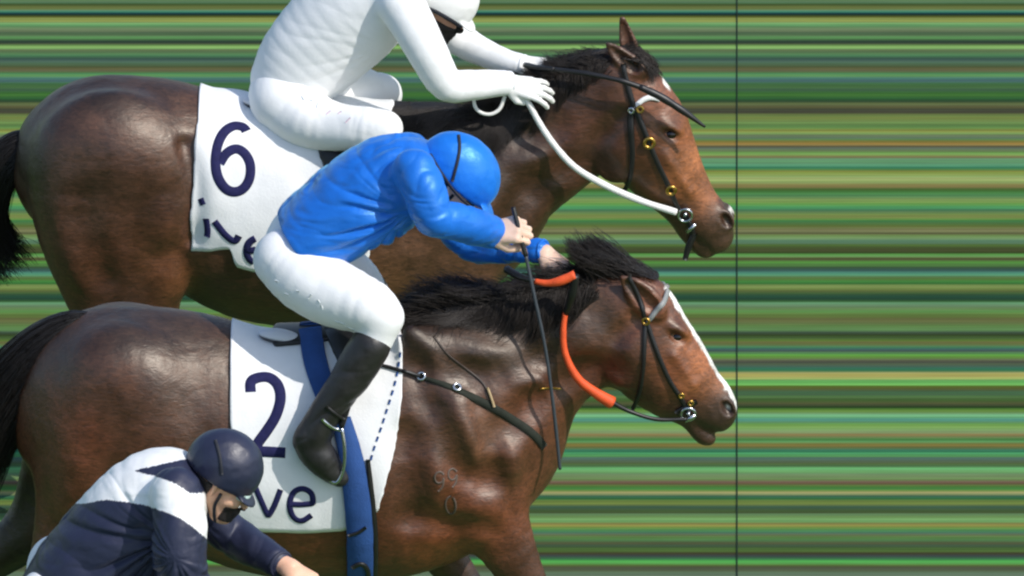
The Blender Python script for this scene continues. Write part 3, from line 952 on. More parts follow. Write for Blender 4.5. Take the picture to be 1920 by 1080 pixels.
def lay(bvh, pts, step=5.0, Y=0.0, guess=-0.1):
    """pixel path laid onto a surface: points and normals (a third entry sets the depth freely)"""
    full = [list(p) + [np.nan] * (3 - len(p)) for p in pts]
    fixed = not np.isnan(full[0][2])
    D = corners([p if fixed else p[:2] for p in full])
    D = resample(D, step)
    P, N = [], []
    last = None
    for d in D:
        if fixed:
            P.append(U(d[0], d[1], Y + d[2]))
            N.append(np.array([0.0, -0.94, 0.34]))
            continue
        h, n = ray(bvh, d[0], d[1])
        if h is None:
            h = U(d[0], d[1], last if last is not None else Y + guess)
            n = N[-1] if N else np.array([0, -0.94, 0.34])
        last = h[1]
        P.append(h)
        N.append(n)
    P, N = np.array(P), np.array(N)
    for _ in range(2):
        if len(P) > 4:
            P[1:-1] = 0.5 * P[1:-1] + 0.25 * (P[:-2] + P[2:])
            N[1:-1] = 0.5 * N[1:-1] + 0.25 * (N[:-2] + N[2:])
    return P, N / np.linalg.norm(N, axis=1)[:, None]

def band(P, N, width, th=0.004, off=0.003):
    T = np.gradient(P, axis=0)
    T /= np.linalg.norm(T, axis=1)[:, None] + 1e-9
    B = np.cross(N, T)
    B /= np.linalg.norm(B, axis=1)[:, None] + 1e-9
    w = np.broadcast_to(width, len(P))[:, None] / 2
    rows_ = [P + N * (off - .003) + B * w, P + N * (off + th) + B * w * .92, P + N * (off + th * 1.25), P + N * (off + th) - B * w * .92, P + N * (off - .003) - B * w]
    V = np.stack(rows_, 1).reshape(-1, 3)
    n = len(P)
    F = [(i * 5 + j, (i + 1) * 5 + j, (i + 1) * 5 + (j + 1) % 5, i * 5 + (j + 1) % 5) for i in range(n - 1) for j in range(5)]
    F += [(4, 3, 2, 1, 0), tuple((n - 1) * 5 + j for j in range(5))]
    return V, F

def flip(V, F, Y):
    V = np.array(V, float)
    V[:, 1] = 2 * Y - V[:, 1]
    return V, [tuple(f)[::-1] for f in F]

def strap(name, bvh, pts, wpx, mt, parent, Y, both=True, th=0.004, off=0.003, step=5.0):
    P, N = lay(bvh, pts, step, Y)
    w = np.interp(np.linspace(0, 1, len(P)), np.linspace(0, 1, np.size(wpx)), np.atleast_1d(wpx)) / 560
    V, F = band(P, N, w, th, off)
    if both:
        mesh_obj(name, *flip(V, F, Y), mt, parent)
    return mesh_obj(name, V, F, mt, parent)

def cord(name, pts, rpx, mt, parent, Y, step=5.0, sides=9):
    P, _ = lay(None, pts, step, Y)
    r = np.interp(np.linspace(0, 1, len(P)), np.linspace(0, 1, np.size(rpx)), np.atleast_1d(rpx)) / 560
    r = r * (1 + .07 * vnoise(P * 40))
    return mesh_obj(name, *tube_mesh(P, r, sides), mt, parent)

def saddlecloth(H, root, left, right, bottom, nu=70, nv=44, seed=1):
    axz = {}
    lv, rv = np.array(left, float), np.array(right, float)
    bt = np.array(bottom, float)
    def column(px):
        x = U(px, 700, H.Y - 0.2)[0]
        i = int(round((x - H.f.lo[0]) / H.f.h))
        j = int(round((H.Y - H.f.lo[1]) / H.f.h))
        z = H.f.ax[2][np.nonzero(H.f.g[i, j] < 0)[0].max()] - 0.36
        pts, nr = [], []
        for th in np.linspace(0, math.radians(150), 70):
            d = Vector((0, -math.sin(th), math.cos(th)))
            o = Vector((x, H.Y, z)) + d * 1.0
            h = H.bvh.ray_cast(o, -d)
            if h[0] is None:
                break
            pts.append(np.array(h[0]))
            n = np.array(h[1])
            nr.append(n if n @ np.array(d) > 0 else -n)
        pts, nr = np.array(pts), np.array(nr)
        py = proj(pts)[:, 1]
        k = np.argmax(py > np.interp(px, bt[:, 0], bt[:, 1])) or len(py) - 1
        tgt = np.interp(px, bt[:, 0], bt[:, 1])
        if 0 < k and py[k] > tgt:
            fr = (tgt - py[k - 1]) / (py[k] - py[k - 1])
            pts[k] = pts[k - 1] + fr * (pts[k] - pts[k - 1])
        pts, nr = pts[:k + 1], nr[:k + 1]
        L = np.r_[0, np.cumsum(np.linalg.norm(np.diff(pts, axis=0), axis=1))]
        return pts, nr, L
    pxs = np.arange(min(lv[:, 1].min(), rv[:, 1].min()) - 4, max(rv[:, 1].max(), lv[:, 1].max()) + 8, 4.0)
    cols = [column(p) for p in pxs]
    def at(px, v):
        k = int(np.clip(round((px - pxs[0]) / 4.0), 0, len(pxs) - 1))
        out = []
        for kk in (k, min(k + 1, len(pxs) - 1)):
            pts, nr, L = cols[kk]
            s = v * L[-1]
            out.append((np.array([np.interp(s, L, pts[:, i]) for i in range(3)]), np.array([np.interp(s, L, nr[:, i]) for i in range(3)])))
        t = np.clip((px - pxs[k]) / 4.0, 0, 1)
        return out[0][0] * (1 - t) + out[1][0] * t, out[0][1] * (1 - t) + out[1][1] * t
    G = np.zeros((nu, nv, 3))
    Nn = np.zeros((nu, nv, 3))
    for i in range(nu):
        u = i / (nu - 1)
        for j in range(nv):
            v = j / (nv - 1)
            px = np.interp(v, lv[:, 0], lv[:, 1]) * (1 - u) + np.interp(v, rv[:, 0], rv[:, 1]) * u
            G[i, j], Nn[i, j] = at(px, v)
    for _ in range(6):
        G[1:-1, 1:-1] = 0.5 * G[1:-1, 1:-1] + 0.125 * (G[:-2, 1:-1] + G[2:, 1:-1] + G[1:-1, :-2] + G[1:-1, 2:])
    Nn /= np.linalg.norm(Nn, axis=2)[..., None]
    wv = 0.004 * vnoise(G.reshape(-1, 3) * 7 + seed).reshape(nu, nv) + 0.003 * vnoise(G.reshape(-1, 3) * 16 + seed).reshape(nu, nv)
    O = G + Nn * (0.0105 + wv)[..., None]
    I = G + Nn * 0.003
    # both sides of the horse
    Om, Im = O.copy(), I.copy()
    for A in (Om, Im):
        A[..., 1] = 2 * H.Y - A[..., 1]
    O = np.concatenate([Om[:, :0:-1], O], 1)
    I = np.concatenate([Im[:, :0:-1], I], 1)
    n2 = O.shape[1]
    V = np.concatenate([O.reshape(-1, 3), I.reshape(-1, 3)])
    q = lambda i, j, s: s * nu * n2 + i * n2 + j
    F = [(q(i, j, 0), q(i, j + 1, 0), q(i + 1, j + 1, 0), q(i + 1, j, 0)) for i in range(nu - 1) for j in range(n2 - 1)]
    outer = list(F)
    F += [(q(i, j, 1), q(i + 1, j, 1), q(i + 1, j + 1, 1), q(i, j + 1, 1)) for i in range(nu - 1) for j in range(n2 - 1)]
    for i in range(nu - 1):
        F += [(q(i, 0, 0), q(i + 1, 0, 0), q(i + 1, 0, 1), q(i, 0, 1)), (q(i, n2 - 1, 0), q(i, n2 - 1, 1), q(i + 1, n2 - 1, 1), q(i + 1, n2 - 1, 0))]
    for j in range(n2 - 1):
        F += [(q(0, j, 0), q(0, j, 1), q(0, j + 1, 1), q(0, j + 1, 0)), (q(nu - 1, j, 0), q(nu - 1, j + 1, 0), q(nu - 1, j + 1, 1), q(nu - 1, j, 1))]
    o = mesh_obj('cloth', V, F, m_cloth, root)
    return BVHTree.FromPolygons(V.tolist(), outer)

def print_on(name, bvh, strokes, wpx, root, Y, mt=None):
    for i, st in enumerate(strokes):
        st = [np.array(p, float) for p in st]
        P, N = lay(bvh, st, 3.0, Y)
        mesh_obj(name, *band(P, N, wpx / 560, 0.0003, 0.0016 + 0.0003 * i), mt or m_print, root)

# ---- saddlecloths
c2 = thing('saddlecloth', U(560, 620, Y2), 'white saddlecloth printed with the number 2 on the near bay horse', 'saddlecloth', 'white numbered saddlecloths')
bvh_c2 = saddlecloth(H2, c2, [(0, 430), (.4, 431), (.8, 434), (1, 436)], [(0, 748), (.3, 756), (.5, 752), (.75, 733), (1, 706)],
                     [(420, 985), (480, 992), (560, 996), (640, 993), (668, 985), (700, 958), (770, 950)])
print_on('number', bvh_c2, [[(470, 735), (470, 716), (484, 708), (505, 708), (521, 722), (526, 748), (517, 780), (500, 808), (484, 830), (477, 846), (477, 846), (500, 847), (535, 849)]], 21, c2, Y2)
print_on('letter', bvh_c2, [[(478, 912), (490, 940), (503, 969), (503, 969), (515, 947), (526, 918)],
                               [(544, 945), (565, 946), (586, 944), (587, 943), (584, 925), (567, 916), (550, 924), (543, 946), (549, 968), (565, 977), (584, 966)]], 11.5, c2, Y2)
# dashed seam near the front edge
dash = resample(dense([(757, 606), (745, 700), (722, 780), (700, 845), (692, 880)], 8), 9.0)
for i in range(0, len(dash) - 1, 2):
    mesh_obj('stitch', *band(*lay(bvh_c2, [dash[i], dash[i + 1]], 3.0, Y2), 4 / 560, .0008, .0030), m_blue, c2)

c6 = thing('saddlecloth', U(520, 190, Y6), 'white saddlecloth printed with the number 6 under the rider in white', 'saddlecloth', 'white numbered saddlecloths')
bvh_c6 = saddlecloth(H6, c6, [(0, 375), (.3, 374), (.6, 368), (.8, 360), (1, 364)], [(0, 740), (1, 690)],
                     [(350, 468), (400, 470), (438, 464), (446, 498), (480, 508), (600, 510), (760, 500)], seed=5)
print_on('number', bvh_c6, [[(462, 246), (456, 238), (438, 236), (420, 248), (408, 272), (404, 302), (408, 330), (421, 352), (438, 360), (456, 354), (468, 334), (469, 308), (459, 288), (443, 279), (425, 287), (412, 306)]], 20, c6, Y6)
print_on('letter', bvh_c6, [[(376, 372), (381, 384)], [(386, 410), (389, 430), (388, 444)], [(402, 415), (422, 440), (440, 453), (448, 442)],
                               [(480, 468), (464, 470), (466, 455), (480, 446), (480, 446), (468, 455), (462, 470), (467, 486), (476, 492)]], 14, c6, Y6)
# ---- saddles
def saddle(H, bvh, root, seat, cantle, flap, flap_w):
    f = Field((seat[0][0], 0, 0), (seat[0][0] + .1, .1, .1), .05)
    P = chain_px(seat, H.Y)
    f = Field(P[:, :3].min(0) - .2, P[:, :3].max(0) + .2, .006)
    f.tube(P, .0)
    V, Q = f.mesh()
    mesh_obj('seat', V, Q, m_black, root)
    f = Field(np.array(U(*cantle, H.Y - .2)) - .25, np.array(U(*cantle, H.Y - .2)) + .25, .005)
    h, n = ray(bvh, *cantle)
    f.ell(h + n * .006 + np.array([.01, 0, .004]), (.075, .035, .026), math.radians(-10), 0)
    V, Q = f.mesh()
    zz = V[:, 2] - (h[2] + .006) - (V[:, 0] - h[0]) * math.tan(math.radians(-10))
    top = np.clip(zz / .006, 0, 1)[:, None]
    Vm = V.copy()
    Vm[:, 1] = 2 * H.Y - Vm[:, 1]
    cc = top * lin('d4d5da') + (1 - top) * lin('34343c')
    mesh_obj('panel', V, Q, m_panel, root, colours=cc)
    strap('flap', bvh, flap, flap_w, m_black, root, H.Y, th=.008, off=.005)

m_panel = mat('saddle_panel', tint=True, rough=0.45, spec=0.5)
s2 = thing('saddle', U(620, 610, Y2), 'small black racing saddle with pale cantle under the rider in blue', 'saddle')
saddle(H2, bvh_c2, s2, [(520, 628, 20, .10), (600, 622, 18, .09), (680, 606, 20, .09), (725, 588, 26, .07)], (520, 636), [(652, 610), (668, 650), (672, 700)], [95, 90, 60])
s6 = thing('saddle', U(600, 190, Y6), 'black racing saddle almost hidden under the rider in white', 'saddle')
saddle(H6, bvh_c6, s6, [(500, 196, 16, .10), (560, 198, 14, .09), (620, 200, 14, .08)], (490, 200), [(620, 240), (640, 290), (640, 340)], [80, 85, 60])

g2 = thing('girth', U(640, 1060, Y2), 'wide blue webbing girth buckled round the belly of the near horse', 'girth')
strap('strap', bvh_c2, [(582, 622), (592, 680), (612, 740), (640, 800)], [44, 44, 42, 40], m_blue, g2, Y2, off=.012, th=.006)
strap('strap', H2.bvh, [(640, 785), (655, 840), (668, 920), (674, 1000), (674, 1075), (668, 1100)], [38, 46, 50, 50, 48], m_blue, g2, Y2, off=.030, th=.006)
strap('lining', H2.bvh, [(690, 860), (696, 940), (702, 1010), (700, 1090)], [8, 16, 14, 14], m_black, g2, Y2, off=.016, th=.008)
strap('buckle', H2.bvh, [(660, 1048), (676, 1040), (688, 1052), (690, 1075)], 9, m_black, g2, Y2, off=.039, th=.005)
strap('keeper', H2.bvh, [(652, 992), (672, 986), (686, 978)], 6, m_black, g2, Y2, off=.039, th=.004)

# ---- breast collar
b2 = thing('breast_collar', U(880, 740, Y2), 'dark webbing breast strap across the chest of the near horse', 'breast strap')
strap('chest_strap', H2.bvh, [(778, 704), (830, 720), (880, 742), (930, 768), (966, 790), (990, 806), (1008, 822), (1020, 838)], [6, 10, 14, 16, 16, 16, 16], m_green, b2, Y2, th=.002)
strap('side_strap', bvh_c2, [(700, 683), (730, 689), (757, 696)], 7, m_black, b2, Y2, off=.004)
strap('side_strap', H2.bvh, [(757, 696), (775, 702), (792, 707)], 7, m_black, b2, Y2, off=.012)
strap('neck_strap', H2.bvh, [(812, 630), (840, 665), (880, 696), (908, 722), (926, 764)], [4, 4, 4, 5, 6], m_brown, b2, Y2, th=.0015, off=.002)
strap('strap_end', H2.bvh, [(914, 728), (921, 745), (926, 762)], 5, mat('worn_leather', lin('b39a72'), rough=.6), b2, Y2, off=.008)
for p in ((790, 706), (856, 728)):
    h, n = ray(H2.bvh, *p)
    mesh_obj('buckle', *ring_mesh(h + n * .009, .012, .005, n), m_steel, b2)
strap('brass_tag', H2.bvh, [(1012, 729), (1030, 727), (1052, 729)], 3.5, m_gold, b2, Y2, th=.0015, off=.002)

# ---- bridles
def bridle(H, loc, label, straps, buckles, bit, bar):
    t = thing('bridle', loc, label, 'bridle', 'bridles of the racehorses')
    for nm, pts, w, mt in straps:
        strap(nm, H.bvh, pts, w, mt, t, H.Y, th=.005, off=.004)
    for (px, py), R, r, mt in buckles:
        h, n = ray(H.bvh, px, py)
        v, f = ring_mesh(h + n * .012, R, r, n)
        mesh_obj('buckle', v, f, mt, t)
        mesh_obj('buckle', *flip(v, f, H.Y), mt, t)
    h, n = ray(H.bvh, *bit)
    c = h + n * .014
    v, f = ring_mesh(c, .024, .0048, n + np.array([0, -.6, 0]), 24)
    v2, f2 = tube_mesh(np.array([U(bar[0][0], bar[0][1], c[1]), U(bar[1][0], bar[1][1], c[1])]), .007)
    for a, b in ((v, f), flip(v, f, H.Y)):
        mesh_obj('bit_ring', a, b, m_steel, t)
    for a, b in ((v2, f2), flip(v2, f2, H.Y)):
        mesh_obj('bit_cheek', a, b, m_steel, t)
    mesh_obj('mouthpiece', *tube_mesh(np.array([c, [c[0], 2 * H.Y - c[1], c[2]]]), .007), m_steel, t)
    return t

br2 = bridle(H2, U(1220, 600, Y2), 'black bridle with grey browband on the horse with the white blaze',
             [('browband', [(1250, 545), (1247, 556), (1240, 572), (1224, 592), (1212, 604)], [9, 11, 10, 9], m_grey),
              ('cheekpiece', [(1212, 600), (1224, 638), (1240, 680), (1258, 718), (1276, 745), (1288, 768)], [9, 9, 9, 9, 10], m_black),
              ('throatlatch', [(1210, 600), (1208, 645), (1206, 690), (1199, 735), (1188, 764)], [9, 9, 8, 8, 8], m_black),
              ('headpiece', [(1212, 604), (1203, 575), (1194, 548), (1180, 520)], 9, m_black),
              ('noseband', [(1268, 772), (1290, 758), (1306, 752)], 9, m_black)],
             [((1213, 600), .011, .005, m_gold), ((1277, 739), .008, .004, m_gold), ((1294, 753), .008, .004, m_gold)], (1290, 772), ((1284, 790), (1304, 778)))
br6 = bridle(H6, U(1190, 200, Y6), 'black bridle with round gold buckles on the dark bay horse',
             [('headpiece', [(1168, 120), (1174, 150), (1182, 180), (1190, 205)], [10, 11, 12, 12], m_black),
              ('browband', [(1190, 200), (1206, 186), (1222, 182), (1236, 186)], [10, 10, 11, 12], m_cloth),
              ('cheekpiece', [(1192, 206), (1206, 240), (1220, 275), (1236, 312), (1252, 345), (1266, 378), (1276, 396)], [12, 11, 10, 10, 9], m_black),
              ('throatlatch', [(1184, 200), (1183, 240), (1186, 290), (1182, 330), (1172, 356)], [13, 13, 11, 9, 9], m_black),
              ('chin_strap', [(1284, 402), (1296, 424), (1300, 440)], 12, m_black)],
             [((1217, 266), .017, .0065, m_gold), ((1258, 354), .015, .006, m_gold), ((1200, 204), .010, .005, m_gold), ((1185, 205), .009, .0045, m_steel)], (1285, 400), ((1288, 436), (1304, 420)))
strap('chin_tab', None, [(1302, 438, -.05), (1292, 460, -.05), (1284, 488, -.05)], [12, 14, 10], m_black, br6, Y6, both=False)

# ---- reins
r2 = thing('rein', U(1100, 700, Y2), 'leather rein with a bright orange rubber grip on the near horse', 'rein')
cord('rubber_grip', [(1060, 586, -.125), (1056, 622, -.13), (1060, 664, -.135), (1082, 708, -.135), (1116, 736, -.13), (1148, 755, -.12)], [5.5, 6, 6.5, 8, 10, 12], m_orange, r2, Y2)
cord('leather_end', [(1147, 754, -.12), (1180, 771, -.11), (1230, 786, -.10), (1288, 786, -.085)], [5, 4, 4, 4], m_black, r2, Y2)
cord('rubber_grip', [(1003, 527, -.15), (1025, 531, -.16), (1050, 527, -.17), (1078, 515, -.17)], [5, 7, 9, 9], m_orange, r2, Y2)
cord('leather_end', [(1078, 516, -.17), (1075, 545, -.16), (1061, 588, -.125)], [8, 9, 6], m_black, r2, Y2)
cord('leather_end', [(950, 505, -.06), (975, 519, -.12), (1004, 527, -.15)], [8, 7, 5], m_black, r2, Y2)
r6 = thing('rein', U(1100, 330, Y6), 'thick white rope rein from the bit to the gloves of the white rider', 'rein')
cord('rope', [(975, 172, -.14), (992, 195, -.15), (1008, 225, -.15), (1036, 268, -.15), (1076, 312, -.145), (1132, 346, -.13), (1200, 376, -.11), (1268, 398, -.09)], [6, 6.5, 6.5, 7, 7, 7, 7], m_rope, r6, Y6)
cord('slack_loop', [(888, 182, -.14), (892, 204, -.15), (914, 215, -.155), (936, 206, -.15), (947, 180, -.14)], 3.6, m_rope, r6, Y6)

# ---- freeze brand on the near shoulder
m_brand = mat('brand_hair', lin('5c4e45'), rough=.6)
print_on('brand_mark', H2.bvh, [[(832, 890), (826, 884), (817, 888), (815, 898), (820, 906), (829, 904), (832, 894), (830, 912), (822, 921)],
                               [(856, 884), (850, 878), (842, 882), (840, 892), (845, 900), (853, 898), (856, 888), (855, 904), (848, 914)],
                               [(846, 930), (838, 934), (835, 948), (840, 961), (848, 964), (854, 956), (854, 942), (849, 932)]], 4, horse2, Y2, m_brand)
# ------------------------------------------------------------------ riders
m_skin = mat('skin', tint=True, rough=0.5, spec=0.4, var=0.06, var_scale=30, bump=0.0006, bump_scale=180, sss=0.15)
m_blue_silk = mat('blue_silk', lin('1a6cd2'), rough=0.44, spec=0.8, var=0.16, var_scale=10, bump=0.0008, bump_scale=90, spec_tint=(.5, .95, 1.0), turn=-.55, crease=(5, 9, 21, .013), sheen=.3, sheen_tint=(.3, .85, 1.0), rough_var=.14)
m_white_silk = mat('white_silk', lin('f2f2f1'), rough=0.7, spec=0.25, var=0.02, var_scale=14, bump=.0006, bump_scale=90, turn=-.6, crease=(4, 8, 12, .002))
m_white_breech = mat('white_breeches', lin('f2f2f1'), rough=0.8, spec=0.2, var=0.02, var_scale=14, bump=0.0006, bump_scale=90, turn=.6, crease=(4, 7, 9, .006))
m_navy_silk = mat('navy_and_white_silk', tint=True, rough=0.5, spec=0.45, var=0.08, var_scale=14, bump=0.0008, bump_scale=70, turn=-.6, crease=(5, 8, 15, .011))
m_navy = mat('navy_cap_cloth', lin('262a40'), rough=0.42, spec=0.55, var=0.1, var_scale=18, bump=0.0015, bump_scale=40)
m_white_cap = mat('white_cap_cloth', lin('e9e8e4'), rough=0.6, spec=0.3)
m_blue_cap = mat('blue_cap_cloth', lin('1b74da'), rough=0.40, spec=0.9, var=0.10, var_scale=14, bump=0.001, bump_scale=60, spec_tint=(.45, .95, 1.0), turn=.8, crease=(5, 6, 14, .005), sheen=.25, sheen_tint=(.3, .85, 1.0), rough_var=.12)
m_boot = mat('boot_leather', lin('262524'), rough=0.45, spec=0.5, var=0.4, var_scale=16, bump=0.001, bump_scale=60, turn=-1.0, crease=(14, 8, 8, .006), rough_var=.15)
m_lens = mat('goggle_lens', lin('171312'), rough=0.12, spec=0.6)
m_elastic = mat('dark_elastic', lin('1d2029'), rough=0.7)
m_glove = mat('white_glove', lin('ecebe6'), rough=0.7, spec=0.3, bump=0.0006, bump_scale=150)
m_gaiter = mat('black_face_cover', lin('211c1b'), rough=0.8)
m_haircol = mat('dark_hair', lin('221c1a'), rough=0.6)

class Rider:
    def __init__(s, Y, root):
        s.Y, s.root = Y, root
        s.prims = []          # (part, flat?, rows x y z r w, k)

    def torso(s, st, part='torso', k=0.03, dy=0.0):
        s.prims.append((part, True, chain_px(st, s.Y, dy, 3), k))

    def limb(s, part, st, k=0.015, sub=3):
        """rows (px, py, dy, R px)"""
        P = []
        for px, py, dy, R in dense(st, sub):
            r = R / 560
            P.append([*U(px, py, s.Y + dy), r, r])
        s.prims.append((part, False, np.array(P), k))

    def raw(s, part, P, k=0.004):
        s.prims.append((part, False, np.array([[*p[:3], p[3], p[3]] for p in P]), k))

    def build(s, parts, grow, h, k=None, pad=0.06, ops=()):
        use = [p for p in s.prims if p[0] in parts]
        A = np.vstack([p[2] for p in use])
        m = A[:, 3:].max(1)[:, None] + pad
        f = Field((A[:, :3] - m).min(0), (A[:, :3] + m).max(0), h)
        for part, flat, P, kk in use:
            Q = P.copy()
            g = grow.get(part, 0.0) if isinstance(grow, dict) else grow
            Q[:, 3:] = np.maximum(Q[:, 3:] + g, 0.004)
            f.tube(Q, kk if k is None else k, flat=flat)
        return f

    def hand(s, part, wrist, knuckle_dir, back, size=1.0, curl=(60, 75, 45), spread=0.0, thumb=(.6, .5), grow=0.0):
        """palm, four fingers of different length and a thumb from its side; wrist in metres"""
        d = np.array(knuckle_dir, float)
        d /= np.linalg.norm(d)
        n = np.array(back, float)
        n -= d * (n @ d)
        n /= np.linalg.norm(n)
        t = np.cross(d, n)            # towards the thumb
        w = np.array(wrist, float)
        L = 0.088 * size
        offs = [0.030, 0.010, -0.010, -0.029]
        lens = [(.044, .026, .021), (.049, .029, .023), (.045, .027, .022), (.035, .021, .019)]
        rads = [.0098, .0102, .0098, .0088]
        for i in range(4):
            k0 = w + d * (L * (0.98 if i in (1, 2) else 0.92)) + t * offs[i] * size
            s.raw(part, [(*(w + t * offs[i] * 0.55 * size), .017 * size + grow), (*(k0 - n * .003), .0135 * size + grow)], 0.012)
            p, a = k0, 0.0
            sp = t * spread * (1.5 - i)
            for j in range(3):
                a += math.radians(curl[j])
                v = d * math.cos(a) - n * math.sin(a) + sp * math.cos(a)
                v /= np.linalg.norm(v)
                q = p + v * lens[i][j] * size
                r0 = rads[i] * size * (1 - .08 * j) + grow
                s.raw(part, [(*p, r0), (*q, r0 * .94)], 0.003)
                p = q
        b = w + d * .018 * size + t * .026 * size - n * .006
        m = b + (t * thumb[0] + d * (1 - thumb[0] * .4) - n * thumb[1]) * .036 * size
        e = m + (d * .8 - n * thumb[1] * 1.2 - t * .1) * .030 * size
        s.raw(part, [(*b, .0155 * size + grow), (*m, .0125 * size + grow), (*e, .0098 * size + grow)], 0.008)

    def head(s, c, fwd, size=1.0):
        """c pixel centre of the skull, fwd pixel direction of the face"""
        C = U(c[0], c[1], s.Y + (c[2] if len(c) > 2 else 0))
        f = np.array([fwd[0], 0, -fwd[1] / math.cos(PITCH)])
        f /= np.linalg.norm(f)
        u = np.array([-f[2], 0, f[0]])
        if u[2] < 0:
            u = -u
        s.hc, s.hf, s.hu = C, f, u
        y = np.array([0, 1.0, 0])
        g = lambda a, b, c2=0: C + f * a * size + u * b * size + y * c2 * size
        R = lambda p, r: (*p, r * size)
        s.raw('head', [R(g(-.028, .010), .078), R(g(.026, .010), .074)], 0.01)
        s.raw('head', [R(g(.040, -.045), .052), R(g(.058, -.095), .034)], 0.03)
        for q in (-1, 1):
            s.raw('head', [R(g(-.002, -.055, .040 * q), .026), R(g(.055, -.100, .016 * q), .022)], 0.03)
            s.raw('head', [R(g(.088, .004, .030 * q), .013), R(g(.090, .004, .010 * q), .013)], 0.012)      # brow
            s.raw('head', [R(g(.076, -.035, .040 * q), .016), R(g(.05, -.04, .052 * q), .014)], 0.02)       # cheek
            s.raw('head', [R(g(-.008, -.012, .074 * q), .008), R(g(-.016, .010, .082 * q), .009), R(g(-.010, -.035, .074 * q), .007)], 0.006)   # ear
        s.raw('head', [R(g(.096, -.010), .009), R(g(.113, -.043), .0125)], 0.012)                            # nose
        s.raw('head', [R(g(.094, -.073, -.018), .0065), R(g(.102, -.070), .0075), R(g(.094, -.073, .018), .0065)], 0.006)   # lips
        s.raw('head', [R(g(.092, -.084, -.014), .007), R(g(.098, -.083), .008), R(g(.092, -.084, .014), .007)], 0.006)
        s.raw('head', [R(g(.084, -.110), .016), R(g(.080, -.110), .016)], 0.02)                              # chin

    def skin(s, parts, grow, tone, h=0.0045, hand_tone=None, extra=None):
        f = s.build(parts, grow, h)
        V, Q = f.mesh(relax=1)
        C = np.tile(lin(tone), (len(V), 1)) * (1 + .10 * vnoise(V * 25))[:, None]
        if extra:
            C = extra(V, C)
        mesh_obj('body', V, Q, m_skin, s.root, colours=C)

    def garment(s, name, parts, grow, mt, h=0.007, k=None, folds=0.0, axis=(1, 0, -.6), cuts=(), colour=None, relax=1, iso=lambda V: 0.0, extra=None, both=None, polar=None):
        f = s.build(parts, grow, h, k)
        if extra:
            extra(f)
        for c, n in cuts:
            f.cut(c, n)
        V, Q = f.mesh(relax=relax)
        if folds:
            e1 = np.array(axis, float)
            e1 /= np.linalg.norm(e1)
            e2 = np.array([-e1[2], 0, e1[0]])
            wp = np.stack([vnoise(V * 6 + 3), vnoise(V * 6 + 11), vnoise(V * 6 + 17)], -1)
            q = np.stack([V @ e1 * 4, V[:, 1] * 7, V @ e2 * 15], -1) + 0.9 * wp
            n1 = 2 * np.abs(vnoise(q)) ** .75 + .6 * np.abs(vnoise(q * 2.1 + 5)) - 1
            q2 = np.stack([V @ np.array([.85, 0, -.53]) * 17, V[:, 1] * 7, V @ np.array([.53, 0, .85]) * 7], -1) + 0.9 * wp
            n2 = 2 * np.abs(vnoise(q2)) ** .8 + .5 * np.abs(vnoise(q2 * 1.9 + 4)) - 1
            m = np.clip(iso(V), 0, 1)
            if polar is not None:       # folds pulled together at the armpit
                dx_, dz_ = V[:, 0] - polar[0], V[:, 2] - polar[2]
                rr, an = np.hypot(dx_, dz_), np.arctan2(dz_, -dx_)
                pq = np.stack([an * 5.0 + 1.2 * vnoise(V * 4), rr * 5, (V[:, 1] < s.Y) * 7.0 + 0 * rr], -1)
                n3 = 2.2 * np.abs(vnoise(pq)) ** .8 + .45 * np.abs(vnoise(pq * np.array([2.0, 1.2, 1]) + 3)) - 1
                n1 = .25 * n1 + 1.5 * n3 * np.clip(rr / .08, 0, 1) * np.clip(1.35 - rr / .42, .35, 1)
            V = displace(V, Q, folds * (.55 + .6 * np.clip(.5 + vnoise(V * 5 + 9), 0, 1)) * (n1 * (1 - m) + 0.8 * n2 * m))
        return mesh_obj(name, V, Q, mt, s.root, colours=None if colour is None else colour(V)), (V, Q)

    def helmet(s, c, fwd, a, b, lat, mt, rim, peak, seam=None, band_pts=None, wrinkle=0.002, name='helmet'):
        """dome with a rim plane and a short peak; c px centre, a / b px half sizes along / across the face direction"""
        C = U(c[0], c[1], s.Y)
        f = np.array([fwd[0], 0, -fwd[1] / math.cos(PITCH)])
        f /= np.linalg.norm(f)
        u = np.array([-f[2], 0, f[0]])
        if u[2] < 0:
            u = -u
        F = Field(C - .26, C + .26, .005)
        ang = math.atan2(f[2], f[0])
        F.ell(C, (a / 560, lat, b / 545), ang, 0)
        rc = U(*rim, s.Y)
        F.cut(rc, -u, 0.012)
        I = Field(C - .26, C + .26, .005)
        I.ell(C - u * .012, (a / 560 - .010, lat - .010, b / 545 - .006), ang, 0)
        F.g = np.maximum(F.g, -I.g)
        pc = U(*peak, s.Y)
        G = Field(C - .26, C + .26, .005)
        G.ell(pc - f * .02, (.055, lat * .78, .0095), ang - math.radians(14), 0)
        G.g = np.maximum(G.g, -I.g)
        F.g = smin(F.g, G.g, .008)
        V, Q = F.mesh()
        if wrinkle:
            n = vnoise(np.stack([(V - C) @ f * 10, V[:, 1] * 30, (V - C) @ u * 14], -1)) + .5 * vnoise(V * 45)
            w = 1 - np.abs(n)
            V = displace(V, Q, wrinkle * (w - .6) * np.clip(((V - rc) @ u) / .03, 0, 1))
        o = mesh_obj(name, V, Q, mt, s.root)
        bv = BVHTree.FromPolygons(V.tolist(), Q.tolist())
        if seam:
            strap('cap_seam', bv, seam, 6, m_elastic, o, s.Y, both=False, th=.0015, off=.0025)
        if band_pts:
            strap('cap_elastic', bv, band_pts, 8, m_elastic, o, s.Y, both=False, th=.002, off=.003)
        return o, bv

